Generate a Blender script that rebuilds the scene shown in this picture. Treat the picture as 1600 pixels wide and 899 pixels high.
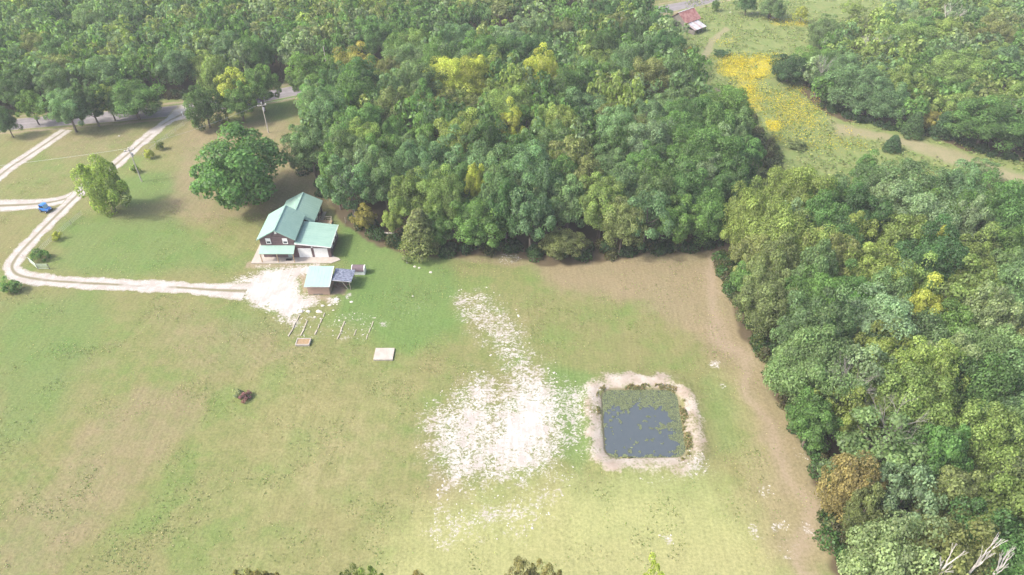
import bpy, math, random
import numpy as np
from mathutils import Vector, Matrix

SC = bpy.context.scene
for o in list(bpy.data.objects):
    bpy.data.objects.remove(o)
COL = SC.collection
R = math.radians
rng = np.random.default_rng(7)
random.seed(7)

# ------------------------------------------------------------------ camera, sky, sun, exposure
PITCH = R(40.0); CAMH = 86.0; FPX = 1066.0
cam = bpy.data.cameras.new('camera')
cam.sensor_width = 36.0
cam.lens = FPX / 1600 * 36
cam.clip_start = 1.0
cam.clip_end = 12000
camo = bpy.data.objects.new('camera', cam)
COL.objects.link(camo)
camo.location = (0, 0, CAMH)
camo.rotation_euler = (R(90) - PITCH, 0, 0)
SC.camera = camo

SUN_DIR = Vector((-1.0, -0.27, 1.08)).normalized()      # towards the sun
elev = math.asin(SUN_DIR.z)
azim = math.atan2(SUN_DIR.x, SUN_DIR.y)                 # clockwise from +Y
world = bpy.data.worlds.new('World')
SC.world = world
world.use_nodes = True
wn = world.node_tree
sky = wn.nodes.new('ShaderNodeTexSky')
sky.sky_type = 'NISHITA'
sky.sun_disc = False
sky.sun_elevation = elev
sky.sun_rotation = azim
sky.altitude = 300
sky.air_density = 1.0
sky.dust_density = 6.0
sky.ozone_density = 0.6
bg = wn.nodes['Background']
bg.inputs['Strength'].default_value = 0.15
wn.links.new(sky.outputs[0], bg.inputs[0])

sun = bpy.data.lights.new('sun', 'SUN')
sun.energy = 2.0
sun.angle = R(6.0)
sun.color = (1.0, 0.95, 0.87)
suno = bpy.data.objects.new('sun', sun)
COL.objects.link(suno)
suno.rotation_euler = (-SUN_DIR).to_track_quat('-Z', 'Y').to_euler()

SC.view_settings.view_transform = 'Standard'
SC.view_settings.look = 'None'
SC.view_settings.gamma = 1.0
SC.view_settings.use_curve_mapping = False
SC.view_settings.exposure = 1.40
SC.cycles.max_bounces = 8
SC.cycles.diffuse_bounces = 5
SC.cycles.glossy_bounces = 2
SC.cycles.transmission_bounces = 4
SC.cycles.transparent_max_bounces = 6
SC.cycles.volume_bounces = 0
SC.cycles.use_denoising = True

# ------------------------------------------------------------------ helpers: places measured off the photograph
SP, CP = math.sin(PITCH), math.cos(PITCH)
def at(px, py, z=0.0):
    x = (px - 800) / FPX; y = (py - 449.5) / FPX
    t = (CAMH - z) / (SP + y * CP)
    return (x * t, (CP - y * SP) * t)
def poly(pts, z=0.0):
    return np.array([at(a, b, z) for a, b in pts])
def scale_at(x, y, z=0):
    return FPX / (y * CP + (CAMH - z) * SP)             # photograph pixels per metre

def hash2(ix, iy, s):
    n = (ix.astype(np.int64) * 374761393 + iy.astype(np.int64) * 668265263 + s * 1442695041) & 0xFFFFFFFF
    n = ((n ^ (n >> 13)) * 1274126177) & 0xFFFFFFFF
    n = (n ^ (n >> 16)) & 0xFFFFFFFF
    return n / 4294967295.0
def vnoise(x, y, s=0):
    xi = np.floor(x); yi = np.floor(y); fx = x - xi; fy = y - yi
    fx = fx * fx * (3 - 2 * fx); fy = fy * fy * (3 - 2 * fy)
    a = hash2(xi, yi, s); b = hash2(xi + 1, yi, s); c = hash2(xi, yi + 1, s); d = hash2(xi + 1, yi + 1, s)
    return (a * (1 - fx) + b * fx) * (1 - fy) + (c * (1 - fx) + d * fx) * fy
def fbm(x, y, s=0, o=4):
    v = 0; a = .5; t = 0
    for k in range(o):
        v = v + a * vnoise(x, y, s + k * 17); t += a; a *= .5; x = x * 2.03 + 5.1; y = y * 2.03 + 9.7
    return v / t

def sdf(P, X, Y):
    """signed distance to polygon, positive inside"""
    d2 = np.full(X.shape, 1e18); ins = np.zeros(X.shape, bool)
    n = len(P)
    for i in range(n):
        ax, ay = P[i]; bx, by = P[(i + 1) % n]
        ex, ey = bx - ax, by - ay
        wx, wy = X - ax, Y - ay
        t = np.clip((wx * ex + wy * ey) / (ex * ex + ey * ey + 1e-9), 0, 1)
        d2 = np.minimum(d2, (wx - t * ex) ** 2 + (wy - t * ey) ** 2)
        c = ((ay <= Y) & (by > Y)) | ((by <= Y) & (ay > Y))
        if ey != 0:
            ins ^= c & (X < ax + (Y - ay) / ey * ex)
    return np.where(ins, 1, -1) * np.sqrt(d2)
def line_d(P, X, Y):
    d2 = np.full(X.shape, 1e18)
    for i in range(len(P) - 1):
        ax, ay = P[i]; bx, by = P[i + 1]
        ex, ey = bx - ax, by - ay
        wx, wy = X - ax, Y - ay
        t = np.clip((wx * ex + wy * ey) / (ex * ex + ey * ey + 1e-9), 0, 1)
        d2 = np.minimum(d2, (wx - t * ex) ** 2 + (wy - t * ey) ** 2)
    return np.sqrt(d2)
def sstep(a, b, v):
    t = np.clip((v - a) / (b - a), 0, 1)
    return t * t * (3 - 2 * t)

# ------------------------------------------------------------------ helpers: objects
def link(o, parent=None):
    COL.objects.link(o)
    if parent is not None:
        o.parent = parent
    return o
def tag(o, label=None, cat=None, group=None, kind=None):
    if label: o['label'] = label
    if cat: o['category'] = cat
    if group: o['group'] = group
    if kind: o['kind'] = kind
    return o
def thing(name, label, cat, loc=(0, 0, 0), rz=0.0, group=None):
    o = bpy.data.objects.new(name, None)
    o.empty_display_size = .5
    o.location = loc; o.rotation_euler = (0, 0, rz)
    link(o)
    return tag(o, label, cat, group)

class MB:
    def __init__(s): s.v = []; s.f = []; s.uv = None
    def add(s, vs, fs):
        n = len(s.v); s.v += [tuple(v) for v in vs]; s.f += [tuple(i + n for i in f) for f in fs]; return s
    def box(s, x0, x1, y0, y1, z0, z1):
        return s.add([(x0, y0, z0), (x1, y0, z0), (x1, y1, z0), (x0, y1, z0), (x0, y0, z1), (x1, y0, z1), (x1, y1, z1), (x0, y1, z1)],
                     [(3, 2, 1, 0), (4, 5, 6, 7), (0, 1, 5, 4), (1, 2, 6, 5), (2, 3, 7, 6), (3, 0, 4, 7)])
    def slab(s, quad, t):
        """a sloped quad (4 points, counter-clockwise from above) thickened downward by t"""
        q = [Vector(p) for p in quad]
        return s.add(q + [p - Vector((0, 0, t)) for p in q],
                     [(0, 1, 2, 3), (7, 6, 5, 4), (0, 4, 5, 1), (1, 5, 6, 2), (2, 6, 7, 3), (3, 7, 4, 0)])
    def bar(s, a, b, w, h=None):
        a = Vector(a); b = Vector(b); d = (b - a).normalized(); h = h or w
        u = d.cross(Vector((0, 0, 1)))
        if u.length < .05: u = Vector((1, 0, 0))
        u.normalize(); n = u.cross(d)
        vs = []
        for p in (a, b):
            for i, j in ((-1, -1), (1, -1), (1, 1), (-1, 1)):
                vs.append(p + u * i * w / 2 + n * j * h / 2)
        return s.add(vs, [(3, 2, 1, 0), (4, 5, 6, 7), (0, 1, 5, 4), (1, 2, 6, 5), (2, 3, 7, 6), (3, 0, 4, 7)])
    def tube(s, pts, rs, n=6):
        pts = [Vector(p) for p in pts]; base = len(s.v)
        for i, p in enumerate(pts):
            d = (pts[min(i + 1, len(pts) - 1)] - pts[max(i - 1, 0)]).normalized()
            u = d.cross(Vector((.31, .17, .93)))
            if u.length < .05: u = Vector((1, 0, 0))
            u.normalize(); w = d.cross(u)
            for k in range(n):
                a = 2 * math.pi * k / n
                s.v.append(tuple(p + (u * math.cos(a) + w * math.sin(a)) * rs[i]))
        for i in range(len(pts) - 1):
            for k in range(n):
                a = base + i * n + k; b = base + i * n + (k + 1) % n
                s.f.append((a, b, b + n, a + n))
        s.f.append(tuple(base + (len(pts) - 1) * n + k for k in range(n)))
        s.f.append(tuple(base + n - 1 - k for k in range(n)))
        return s
    def prism(s, pts, y0, y1):
        """polygon in x-z swept along y"""
        n = len(pts)
        return s.add([(x, y0, z) for x, z in pts] + [(x, y1, z) for x, z in pts],
                     [tuple(range(n)), tuple(range(2 * n - 1, n - 1, -1))] + [(i, i + n, (i + 1) % n + n, (i + 1) % n) for i in range(n)])
    def mesh(s, name, m):
        me = bpy.data.meshes.new(name); me.from_pydata(s.v, [], s.f)
        if m: me.materials.append(m)
        me.validate(); me.update(); return me
    def build(s, name, m, parent=None, smooth=False):
        me = s.mesh(name, m)
        if smooth: me.polygons.foreach_set('use_smooth', [True] * len(me.polygons))
        return link(bpy.data.objects.new(name, me), parent)

def np_mesh(name, verts, faces, m, attrs=None, smooth=False):
    """verts (n,3), faces (k,4) quads"""
    me = bpy.data.meshes.new(name)
    k, c = faces.shape
    me.vertices.add(len(verts)); me.vertices.foreach_set('co', np.ascontiguousarray(verts, np.float32).ravel())
    me.loops.add(k * c); me.loops.foreach_set('vertex_index', np.ascontiguousarray(faces, np.int32).ravel())
    me.polygons.add(k)
    me.polygons.foreach_set('loop_start', np.arange(0, k * c, c, dtype=np.int32))
    me.polygons.foreach_set('loop_total', np.full(k, c, np.int32))
    if smooth: me.polygons.foreach_set('use_smooth', np.ones(k, bool))
    me.update(calc_edges=True)
    for nm, arr in (attrs or {}).items():
        if arr.ndim == 1:
            a = me.attributes.new(nm, 'FLOAT', 'POINT'); a.data.foreach_set('value', arr.astype(np.float32))
        else:
            a = me.attributes.new(nm, 'FLOAT_COLOR', 'POINT'); a.data.foreach_set('color', arr.astype(np.float32).ravel())
    me.materials.append(m)
    return me

# ------------------------------------------------------------------ helpers: materials
class NT:
    def __init__(s, name):
        s.m = bpy.data.materials.new(name); s.m.use_nodes = True
        s.t = s.m.node_tree; s.t.nodes.clear()
        s.out = s.t.nodes.new('ShaderNodeOutputMaterial')
    def n(s, ty, **kw):
        nd = s.t.nodes.new(ty)
        for k, v in kw.items(): setattr(nd, k, v)
        return nd
    def l(s, a, b): s.t.links.new(a, b)
    def setv(s, sock, v):
        if hasattr(v, 'links') or isinstance(v, bpy.types.NodeSocket): s.l(v, sock)
        else: sock.default_value = v
    def math(s, op, a, b=0.0, c=None, clamp=False):
        nd = s.n('ShaderNodeMath', operation=op, use_clamp=clamp)
        s.setv(nd.inputs[0], a); s.setv(nd.inputs[1], b)
        if c is not None: s.setv(nd.inputs[2], c)
        return nd.outputs[0]
    def mix(s, f, a, b, mode='MIX'):
        nd = s.n('ShaderNodeMix', data_type='RGBA', blend_type=mode)
        s.setv(nd.inputs[0], f)
        for i, v in ((6, a), (7, b)):
            if isinstance(v, tuple): nd.inputs[i].default_value = (*v[:3], 1)
            else: s.l(v, nd.inputs[i])
        return nd.outputs[2]
    def noise(s, scale, detail=4, rough=.55, vec=None, dist=0.0):
        nd = s.n('ShaderNodeTexNoise'); nd.inputs['Scale'].default_value = scale
        nd.inputs['Detail'].default_value = detail; nd.inputs['Roughness'].default_value = rough
        nd.inputs['Distortion'].default_value = dist
        if vec is not None: s.l(vec, nd.inputs['Vector'])
        return nd.outputs['Fac']
    def rng(s, v, a, b, c=0.0, d=1.0, smooth=True):
        nd = s.n('ShaderNodeMapRange'); nd.interpolation_type = 'SMOOTHSTEP' if smooth else 'LINEAR'
        s.setv(nd.inputs['Value'], v)
        for i, q in zip(('From Min', 'From Max', 'To Min', 'To Max'), (a, b, c, d)): s.setv(nd.inputs[i], q)
        return nd.outputs[0]
    def attr(s, name):
        nd = s.n('ShaderNodeAttribute'); nd.attribute_name = name; return nd
    def pos(s): return s.n('ShaderNodeNewGeometry').outputs['Position']
    def obj(s): return s.n('ShaderNodeTexCoord').outputs['Object']
    def vmap(s, vec, scale=(1, 1, 1), rot=(0, 0, 0)):
        nd = s.n('ShaderNodeMapping'); s.l(vec, nd.inputs['Vector'])
        nd.inputs['Scale'].default_value = scale; nd.inputs['Rotation'].default_value = rot
        return nd.outputs[0]
    def bsdf(s, col, rough=.8, bump=None, bstr=.3, bdist=.05, spec=.25, metal=0.0):
        p = s.n('ShaderNodeBsdfPrincipled')
        if isinstance(col, tuple): p.inputs['Base Color'].default_value = (*col[:3], 1)
        else: s.l(col, p.inputs['Base Color'])
        s.setv(p.inputs['Roughness'], rough); p.inputs['Metallic'].default_value = metal
        p.inputs['Specular IOR Level'].default_value = spec
        if bump is not None:
            b = s.n('ShaderNodeBump'); b.inputs['Strength'].default_value = bstr; b.inputs['Distance'].default_value = bdist
            s.l(bump, b.inputs['Height']); s.l(b.outputs[0], p.inputs['Normal'])
        s.l(p.outputs[0], s.out.inputs[0]); return s.m

def simple(name, col, col2=None, rough=.8, scale=2.0, detail=5, bstr=.2, bdist=.02, metal=0.0, spec=.25, stretch=(1, 1, 1)):
    t = NT(name)
    v = t.vmap(t.obj(), stretch)
    nz = t.noise(scale, detail, .6, v)
    c = t.mix(t.rng(nz, .3, .7), col, col2 or tuple(x * .75 for x in col))
    return t.bsdf(c, rough, nz, bstr, bdist, spec, metal)

def foliage_mat(name, per_object=True):
    t = NT(name)
    base = t.n('ShaderNodeObjectInfo').outputs['Color'] if per_object else t.attr('tree_colour').outputs['Color']
    rnd = t.n('ShaderNodeNewGeometry').outputs['Random Per Island']
    tint = t.attr('tint').outputs['Fac']
    k = t.rng(rnd, 0, 1, .55, 1.45, False)
    k = t.math('MULTIPLY', k, tint)
    sc = t.n('ShaderNodeVectorMath', operation='SCALE'); t.l(base, sc.inputs[0]); t.l(k, sc.inputs['Scale'])
    r2 = t.math('FRACT', t.math('MULTIPLY', rnd, 37.7))
    warm = t.mix(t.rng(r2, .55, 1.0, 0, .2), sc.outputs[0], (1.35, 1.05, .6), 'MULTIPLY')
    d = t.n('ShaderNodeBsdfDiffuse'); t.l(warm, d.inputs[0])
    tr = t.n('ShaderNodeBsdfTranslucent')
    tc = t.mix(1.0, warm, (1.15, 1.25, .55), 'MULTIPLY'); t.l(tc, tr.inputs[0])
    g = t.n('ShaderNodeBsdfGlossy'); g.inputs['Roughness'].default_value = .5; g.inputs[0].default_value = (.9, .95, 1, 1)
    m1 = t.n('ShaderNodeMixShader'); m1.inputs[0].default_value = .54; t.l(d.outputs[0], m1.inputs[1]); t.l(tr.outputs[0], m1.inputs[2])
    m2 = t.n('ShaderNodeMixShader'); m2.inputs[0].default_value = .012; t.l(m1.outputs[0], m2.inputs[1]); t.l(g.outputs[0], m2.inputs[2])
    t.l(m2.outputs[0], t.out.inputs[0])
    return t.m

M = {}
M['leaf'] = foliage_mat('leaves')
M['leaf_far'] = foliage_mat('leaves_far', False)
M['bark'] = simple('bark', (.16, .13, .105), (.09, .075, .06), .9, 3, stretch=(1, 1, .3))
M['dead'] = simple('dead_wood', (.52, .48, .43), (.36, .33, .30), .85, 3, stretch=(1, 1, .3))
M['teal'] = simple('teal_metal_roof', (.240, .364, .308), (.214, .333, .282), .42, .6, 3, .03, .01, spec=.4)
M['teal_pale'] = simple('pale_teal_roof', (.255, .39, .325), (.23, .36, .30), .45, .6, 3, .03, .01, spec=.4)
M['white'] = simple('white_paint', (.78, .78, .76), (.70, .70, .68), .55, 3, 3, .05, .01)
M['concrete'] = simple('concrete', (.37, .335, .30), (.31, .275, .242), .85, 1.2, 6, .15, .02)
M['rust'] = simple('rusty_metal_roof', (.20, .07, .062), (.34, .19, .17), .7, .9, 6, .1, .02)
M['tin'] = simple('old_tin', (.50, .50, .53), (.30, .29, .30), .5, .8, 5, .1, .02, spec=.5)
M['oldwood'] = simple('weathered_wood', (.20, .18, .16), (.11, .10, .09), .9, 2.5, 5, .3, .03, stretch=(3, 3, .4))
M['wood'] = simple('deck_wood', (.42, .31, .20), (.30, .22, .14), .8, 3, 4, .2, .02)
M['palewood'] = simple('pale_timber', (.36, .325, .265), (.25, .22, .175), .85, 2, 5, .2, .02)
M['glass'] = simple('window_glass', (.05, .06, .07), (.08, .09, .10), .12, 1, 2, .0, .01, spec=.6)
M['dark'] = simple('dark_interior', (.02, .018, .016), (.03, .028, .025), .9, 2)
M['black'] = simple('black_rubber', (.02, .02, .02), (.03, .03, .03), .7, 4)
M['blue'] = simple('blue_paint', (.025, .13, .42), (.03, .17, .50), .3, 2, 2, .02, .01, spec=.5)
M['wire'] = simple('galvanised_wire', (.45, .46, .46), (.38, .39, .39), .5, 3, 2, 0, .01)
M['bleached'] = simple('bleached_wood', (.46, .44, .42), (.33, .31, .29), .85, 3, stretch=(1, 1, .3))
M['grey_limb'] = simple('grey_limb', (.27, .25, .235), (.19, .175, .16), .9, 3, stretch=(1, 1, .3))
M['stone'] = simple('limestone', (.45, .43, .40), (.36, .335, .30), .9, 3, 5, .4, .04)
M['polewood'] = simple('pole_wood', (.46, .42, .38), (.36, .33, .29), .85, 2, 4, .2, .02, stretch=(4, 4, .3))

def siding(name, c1, c2, pitch):
    t = NT(name)
    p = t.obj()
    sx = t.n('ShaderNodeSeparateXYZ'); t.l(p, sx.inputs[0])
    w = t.math('FRACT', t.math('DIVIDE', sx.outputs[2], pitch))
    groove = t.rng(w, 0.0, .22)
    row = t.math('FLOOR', t.math('DIVIDE', sx.outputs[2], pitch))
    cv = t.n('ShaderNodeCombineXYZ'); t.l(t.math('MULTIPLY', sx.outputs[0], .35), cv.inputs[0]); t.l(t.math('MULTIPLY', sx.outputs[1], .35), cv.inputs[1]); t.l(t.math('MULTIPLY', row, 3.7), cv.inputs[2])
    nz = t.noise(1.3, 4, .6, cv.outputs[0])
    c = t.mix(t.rng(nz, .3, .72), c1, c2)
    return t.bsdf(c, .75, groove, .6, .05)
M['logs'] = siding('dark_log_siding', (.100, .066, .070), (.172, .118, .122), .26)
M['shedwood'] = siding('pinkish_board_siding', (.40, .285, .225), (.32, .225, .175), .4)
def shingle(name, c1, c2):
    t = NT(name); p = t.obj()
    v = t.n('ShaderNodeTexVoronoi'); v.inputs['Scale'].default_value = 3.2; t.l(p, v.inputs['Vector'])
    sc = t.n('ShaderNodeSeparateColor'); t.l(v.outputs['Color'], sc.inputs[0])
    return t.bsdf(t.mix(sc.outputs[0], c1, c2), .9, v.outputs['Distance'], .2, .02)
M['shingle'] = shingle('slate_blue_shingle', (.075, .09, .13), (.19, .21, .27))
M['brownroof'] = shingle('brown_shingle', (.10, .075, .085), (.15, .115, .125))

# ------------------------------------------------------------------ ground
POND = np.array([(14.6, 76.9), (27.9, 76.9), (26.9, 62.1), (13.7, 61.9)])
def pond_sd(X, Y):                                     # rounded corners
    inner = np.array([(p - POND.mean(0)) * .66 + POND.mean(0) for p in POND])
    return sdf(inner, X, Y) + 2.35
MIDWOOD = poly([(478, 118), (470, 190), (500, 245), (525, 300), (575, 335), (630, 352), (720, 358), (800, 352), (850, 372), (930, 366), (1010, 352), (1080, 352), (1128, 345), (1150, 290), (1170, 240), (1160, 210), (1130, 180), (1098, 140), (1085, 105), (1058, 70), (1036, 50), (1026, 14), (940, 20), (830, 42), (720, 70), (610, 98), (530, 108)], 7)
RIGHTWOOD = poly([(1195, 314), (1165, 340), (1152, 390), (1160, 430), (1172, 480), (1225, 520), (1228, 570), (1272, 610), (1285, 660), (1300, 710), (1345, 745), (1345, 800), (1330, 840), (1370, 890), (1400, 960), (1780, 960), (1760, 335), (1640, 345), (1560, 328), (1490, 318), (1400, 320), (1345, 338), (1290, 325), (1240, 318)], 7)
FARRIGHT = poly([(1262, 115), (1300, 144), (1330, 157), (1375, 158), (1425, 172), (1470, 177), (1520, 200), (1600, 215), (1760, 240), (1800, -60), (1480, -55), (1440, 0), (1400, 20), (1330, 45), (1290, 60), (1275, 85)], 6)
ROAD = [at(*p) for p in [(-120, 208), (-40, 201), (30, 194), (100, 188), (200, 180), (290, 171), (380, 158), (455, 143)]] + [(-30, 211), (5, 236), (35, 256)] + [at(*p) for p in [(1050, 12), (1090, 4)]] + [(84, 284), (118, 302), (190, 330)]
WOODS = (MIDWOOD, RIGHTWOOD, FARRIGHT)

def ground_height(X, Y):
    d = pond_sd(X, Y)
    z = (fbm(X / 9, Y / 9, 3, 3) - .5) * .12
    basin = sstep(-.1, 2.5, d) * -1.9
    berm = np.exp(-((d + 1.6) / 1.2) ** 2) * .35
    near = sstep(-12, -4, d)
    return z * (1 - near * .6) + basin + berm
def gz(x, y):
    return float(ground_height(np.array([x * 1.0]), np.array([y * 1.0]))[0])

def axis(segs):
    out = []
    for a, b, s in segs:
        out += list(np.arange(a, b - 1e-6, s))
    return np.array(sorted(set(np.round(out + [segs[-1][1]], 3))))
gx = axis([(-4200, -600, 600), (-600, -240, 30), (-240, -72, 1.1), (-72, 76, .48), (76, 240, 1.1), (240, 600, 30), (600, 4200, 600)])
gy = axis([(-600, 0, 60), (0, 36, 4), (36, 128, .48), (128, 210, .75), (210, 310, 1.3), (310, 600, 29), (600, 5400, 600)])
X, Y = np.meshgrid(gx, gy)
Z = ground_height(X, Y)
wx = X + (fbm(X / 6, Y / 6, 21, 4) - .5) * 5; wy = Y + (fbm(X / 6, Y / 6, 55, 4) - .5) * 5
wx2 = X + (fbm(X / 2, Y / 2, 71, 3) - .5) * 2; wy2 = Y + (fbm(X / 2, Y / 2, 75, 3) - .5) * 2
def area(pts, s, f, warp=1, z=0):
    P = poly(pts, z)
    a, b = (wx, wy) if warp == 1 else ((wx2, wy2) if warp == 2 else (X, Y))
    return s * np.clip(sdf(P, a, b) / f + .5, 0, 1)
def top(*a):
    r = a[0]
    for b in a[1:]: r = np.maximum(r, b)
    return r
def spots(lst, f=.8):
    r = np.zeros_like(X)
    for px, py, rad, s in lst:
        c = at(px, py)
        r = np.maximum(r, s * np.clip((rad - np.hypot((wx2 - c[0]), (wy2 - c[1]))) / f + .5, 0, 1))
    return r
dry = top(
    area([(84, 905), (120, 872), (312, 662), (325, 625), (290, 600), (215, 600), (130, 660), (70, 750), (-20, 850), (-20, 905)], .68, 4.0, 2),
    area([(250, 480), (450, 500), (500, 560), (340, 610), (230, 560)], .55, 9),
    area([(820, 395), (1140, 375), (1150, 430), (1200, 520), (1260, 660), (1320, 800), (1350, 905), (1190, 905), (1160, 790), (1185, 700), (1150, 600), (1090, 530), (1000, 480), (850, 445)], 1.1, 7),
    area([(285, 195), (450, 180), (560, 320), (420, 335), (330, 355), (240, 330)], .8, 7),
    area([(20, 212), (250, 190), (225, 225), (90, 255)], .6, 6),
    area([(850, 835), (1150, 840), (1200, 905), (780, 905)], .45, 5),
    area([(640, 650), (665, 790), (760, 800), (700, 720)], .7, 4),
    area([(470, 640), (650, 640), (640, 760), (430, 830)], .4, 8),
    area([(0, 800), (30, 720), (60, 760), (70, 905), (0, 905)], .6, 4),
    area([(60, 560), (220, 520), (200, 620), (60, 700)], .35, 8),
    area([(670, 395), (880, 395), (900, 415), (720, 412)], .8, 2),
    area([(-20, 212), (240, 188), (300, 172), (300, 180), (240, 200), (-20, 228)], .5, 3))
lush = top(
    area([(515, 330), (600, 375), (700, 402), (730, 520), (640, 560), (520, 485), (530, 420)], .95, 5),
    area([(90, 340), (280, 335), (390, 420), (200, 435), (80, 425)], .75, 6),
    area([(-20, 470), (170, 450), (150, 560), (60, 690), (-20, 720)], .75, 7),
    area([(850, 560), (935, 585), (918, 760), (860, 720)], .8, 3),
    area([(860, 740), (1120, 735), (1170, 850), (900, 870)], .75, 6),
    area([(1085, 580), (1160, 590), (1185, 720), (1110, 720)], .65, 5),
    area([(165, 275), (270, 265), (290, 305), (190, 330)], .8, 4),
    area([(408, 155), (462, 146), (455, 188), (412, 192)], .85, 4),
    area([(620, 860), (700, 780), (860, 790), (800, 905), (600, 905)], .45, 6),
    area([(330, 480), (420, 490), (440, 520), (370, 545)], .5, 4),
    area([(1090, 30), (1130, 25), (1140, 70), (1100, 80)], .7, 5))
pale = top(area([(640, 770), (900, 730), (1130, 735), (1260, 905), (1200, 1000), (500, 1000), (560, 860)], .85, 14), area([(380, 560), (700, 560), (700, 1000), (200, 1000)], .35, 22), area([(1100, 560), (1180, 560), (1330, 905), (1150, 905)], .4, 10))  # sparse pale grass, plus the near field's brighter light put into the colour
meadow = top(area([(1075, -10), (1130, -20), (1420, -20), (1480, 40), (1640, 180), (1640, 310), (1300, 310), (1200, 280), (1130, 185), (1100, 130), (1060, 40)], 1.0, 6))
gold = top(
    area([(1115, 92), (1205, 88), (1225, 100), (1195, 125), (1170, 130), (1130, 118)], .85, 6),
    area([(1150, 128), (1190, 128), (1195, 175), (1165, 180), (1148, 150)], .8, 6),
    area([(1190, 148), (1250, 142), (1268, 165), (1290, 205), (1200, 203)], .46, 7),
    area([(1240, 200), (1320, 205), (1350, 235), (1280, 240), (1215, 228)], .24, 6),
    area([(1200, 190), (1225, 185), (1225, 205), (1200, 205)], .85, 2),
    area([(1205, 215), (1275, 220), (1265, 232), (1210, 230)], .35, 2),
    area([(1205, 32), (1260, 36), (1262, 44), (1210, 42)], .6, 3),
    area([(1120, 65), (1145, 62), (1150, 75), (1125, 78)], .3, 3))
gravel = top(
    area([(800, 575), (822, 552), (845, 590), (898, 618), (888, 690), (850, 740), (775, 750), (725, 715), (760, 650), (785, 610)], .92, 16, 2),
    area([(695, 452), (765, 447), (835, 505), (845, 560), (780, 590), (735, 530), (702, 495)], .50, 7, 2),
    area([(648, 650), (740, 575), (800, 590), (810, 760), (690, 785), (655, 710)], .62, 9, 2),
    area([(640, 790), (900, 735), (880, 800), (830, 850), (670, 862)], .49, 9, 2),
    area([(870, 590), (935, 600), (925, 700), (880, 720)], .56, 6, 2),
    area([(355, 442), (430, 418), (500, 408), (505, 425), (478, 438), (478, 455), (505, 468), (480, 484), (452, 500), (398, 478)], .95, 5, 2) - area([(455, 425), (500, 425), (482, 445), (478, 470), (462, 465)], .35, 3, 2),
    area([(425, 480), (475, 488), (465, 518), (432, 508)], .55, 2, 2),
    area([(395, 412), (500, 412), (440, 425), (395, 432)], .5, 2, 2),
    area([(450, 478), (600, 486), (585, 540), (440, 535)], .30, 3, 2),
    area([(640, 455), (700, 470), (690, 520), (600, 500)], .24, 4, 2),
    -area([(715, 600), (765, 595), (750, 660), (705, 650)], .25, 5, 2) + spots([(1178, 828, 1.1, .52), (1212, 822, 1.0, .5), (1230, 868, .7, .55), (1215, 858, .6, .5), (1045, 845, .8, .5), (1130, 605, .8, .5), (1115, 573, 1.1, .55), (1192, 770, .9, .42), (1200, 768, .8, .4),
           (1120, 570, 1.4, .4), (1250, 715, 1.3, .35), (690, 845, 1.6, .42), (795, 405, 2.4, .40), (770, 383, 1.0, .8), (520, 470, 1.2, .6), (545, 462, 1.0, .5), (1260, 830, 1.2, .4), (600, 508, .9, .5)]),
    area([(1075, 690), (1105, 700), (1115, 745), (1040, 755), (960, 748), (1060, 738)], .50, 3, 2),
    area([(1155, 790), (1260, 800), (1310, 905), (1200, 905)], .22, 5, 2))
dpond = pond_sd(X, Y)
bank = np.clip(1 - np.abs(dpond + 1.0 + (fbm(X / 2.5, Y / 2.5, 91, 3) - .5) * 3.4) / 2.3, 0, 1)
bank = np.clip(bank * 1.6, 0, 1) * (dpond < 1.2) * (.25 + 1.15 * fbm(X / 3.0, Y / 3.0, 95, 4))
mud = sstep(-.1, .6, dpond)
dirt = top(
    area([(1280, 160), (1312, 190), (1400, 208), (1500, 232), (1640, 286), (1640, 310), (1475, 258), (1388, 224), (1298, 214)], .62, 5, 2),
    area([(1480, 268), (1560, 255), (1640, 280), (1640, 295), (1560, 275)], .5, 3),
    .65 * np.clip(1.6 - line_d(np.array([at(*p) for p in [(1118, 138), (1135, 160), (1150, 185), (1158, 200)]]), wx2, wy2), 0, 1),
    .6 * np.clip(2.2 - line_d(np.array([at(*p) for p in [(1100, 92), (1112, 65), (1135, 45)]]), wx2, wy2), 0, 1),
    area([(466, 430), (484, 420), (482, 460), (520, 462), (520, 475), (470, 462)], .75, 1.2, 2),
    area([(520, 440), (545, 440), (540, 462), (515, 465)], .85, 1.2, 2),
    area([(385, 405), (500, 412), (500, 418), (385, 420)], .7, 1.5, 2),
    area([(1060, 378), (1150, 365), (1160, 400), (1120, 398)], .6, 3),
    area([(770, 370), (800, 370), (805, 400), (780, 400)], .8, 2),
    .8 * np.clip(1 - np.abs(line_d(np.array(ROAD), wx2, wy2) - 5.2) / 1.8, 0, 1))
# edge of the mown field along the woods: sandy strip
edge = np.zeros_like(X)
dr = sdf(RIGHTWOOD, wx, wy)
edge = np.clip(1 - np.abs(dr + 4.0) / 4.2, 0, 1) * (Y < 118) * .9
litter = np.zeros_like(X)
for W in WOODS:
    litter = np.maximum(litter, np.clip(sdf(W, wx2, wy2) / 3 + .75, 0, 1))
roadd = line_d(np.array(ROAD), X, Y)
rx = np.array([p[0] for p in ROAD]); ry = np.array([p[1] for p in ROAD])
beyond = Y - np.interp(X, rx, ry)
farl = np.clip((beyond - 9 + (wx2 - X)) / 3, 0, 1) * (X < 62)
litter = np.maximum(litter, farl)

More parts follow.
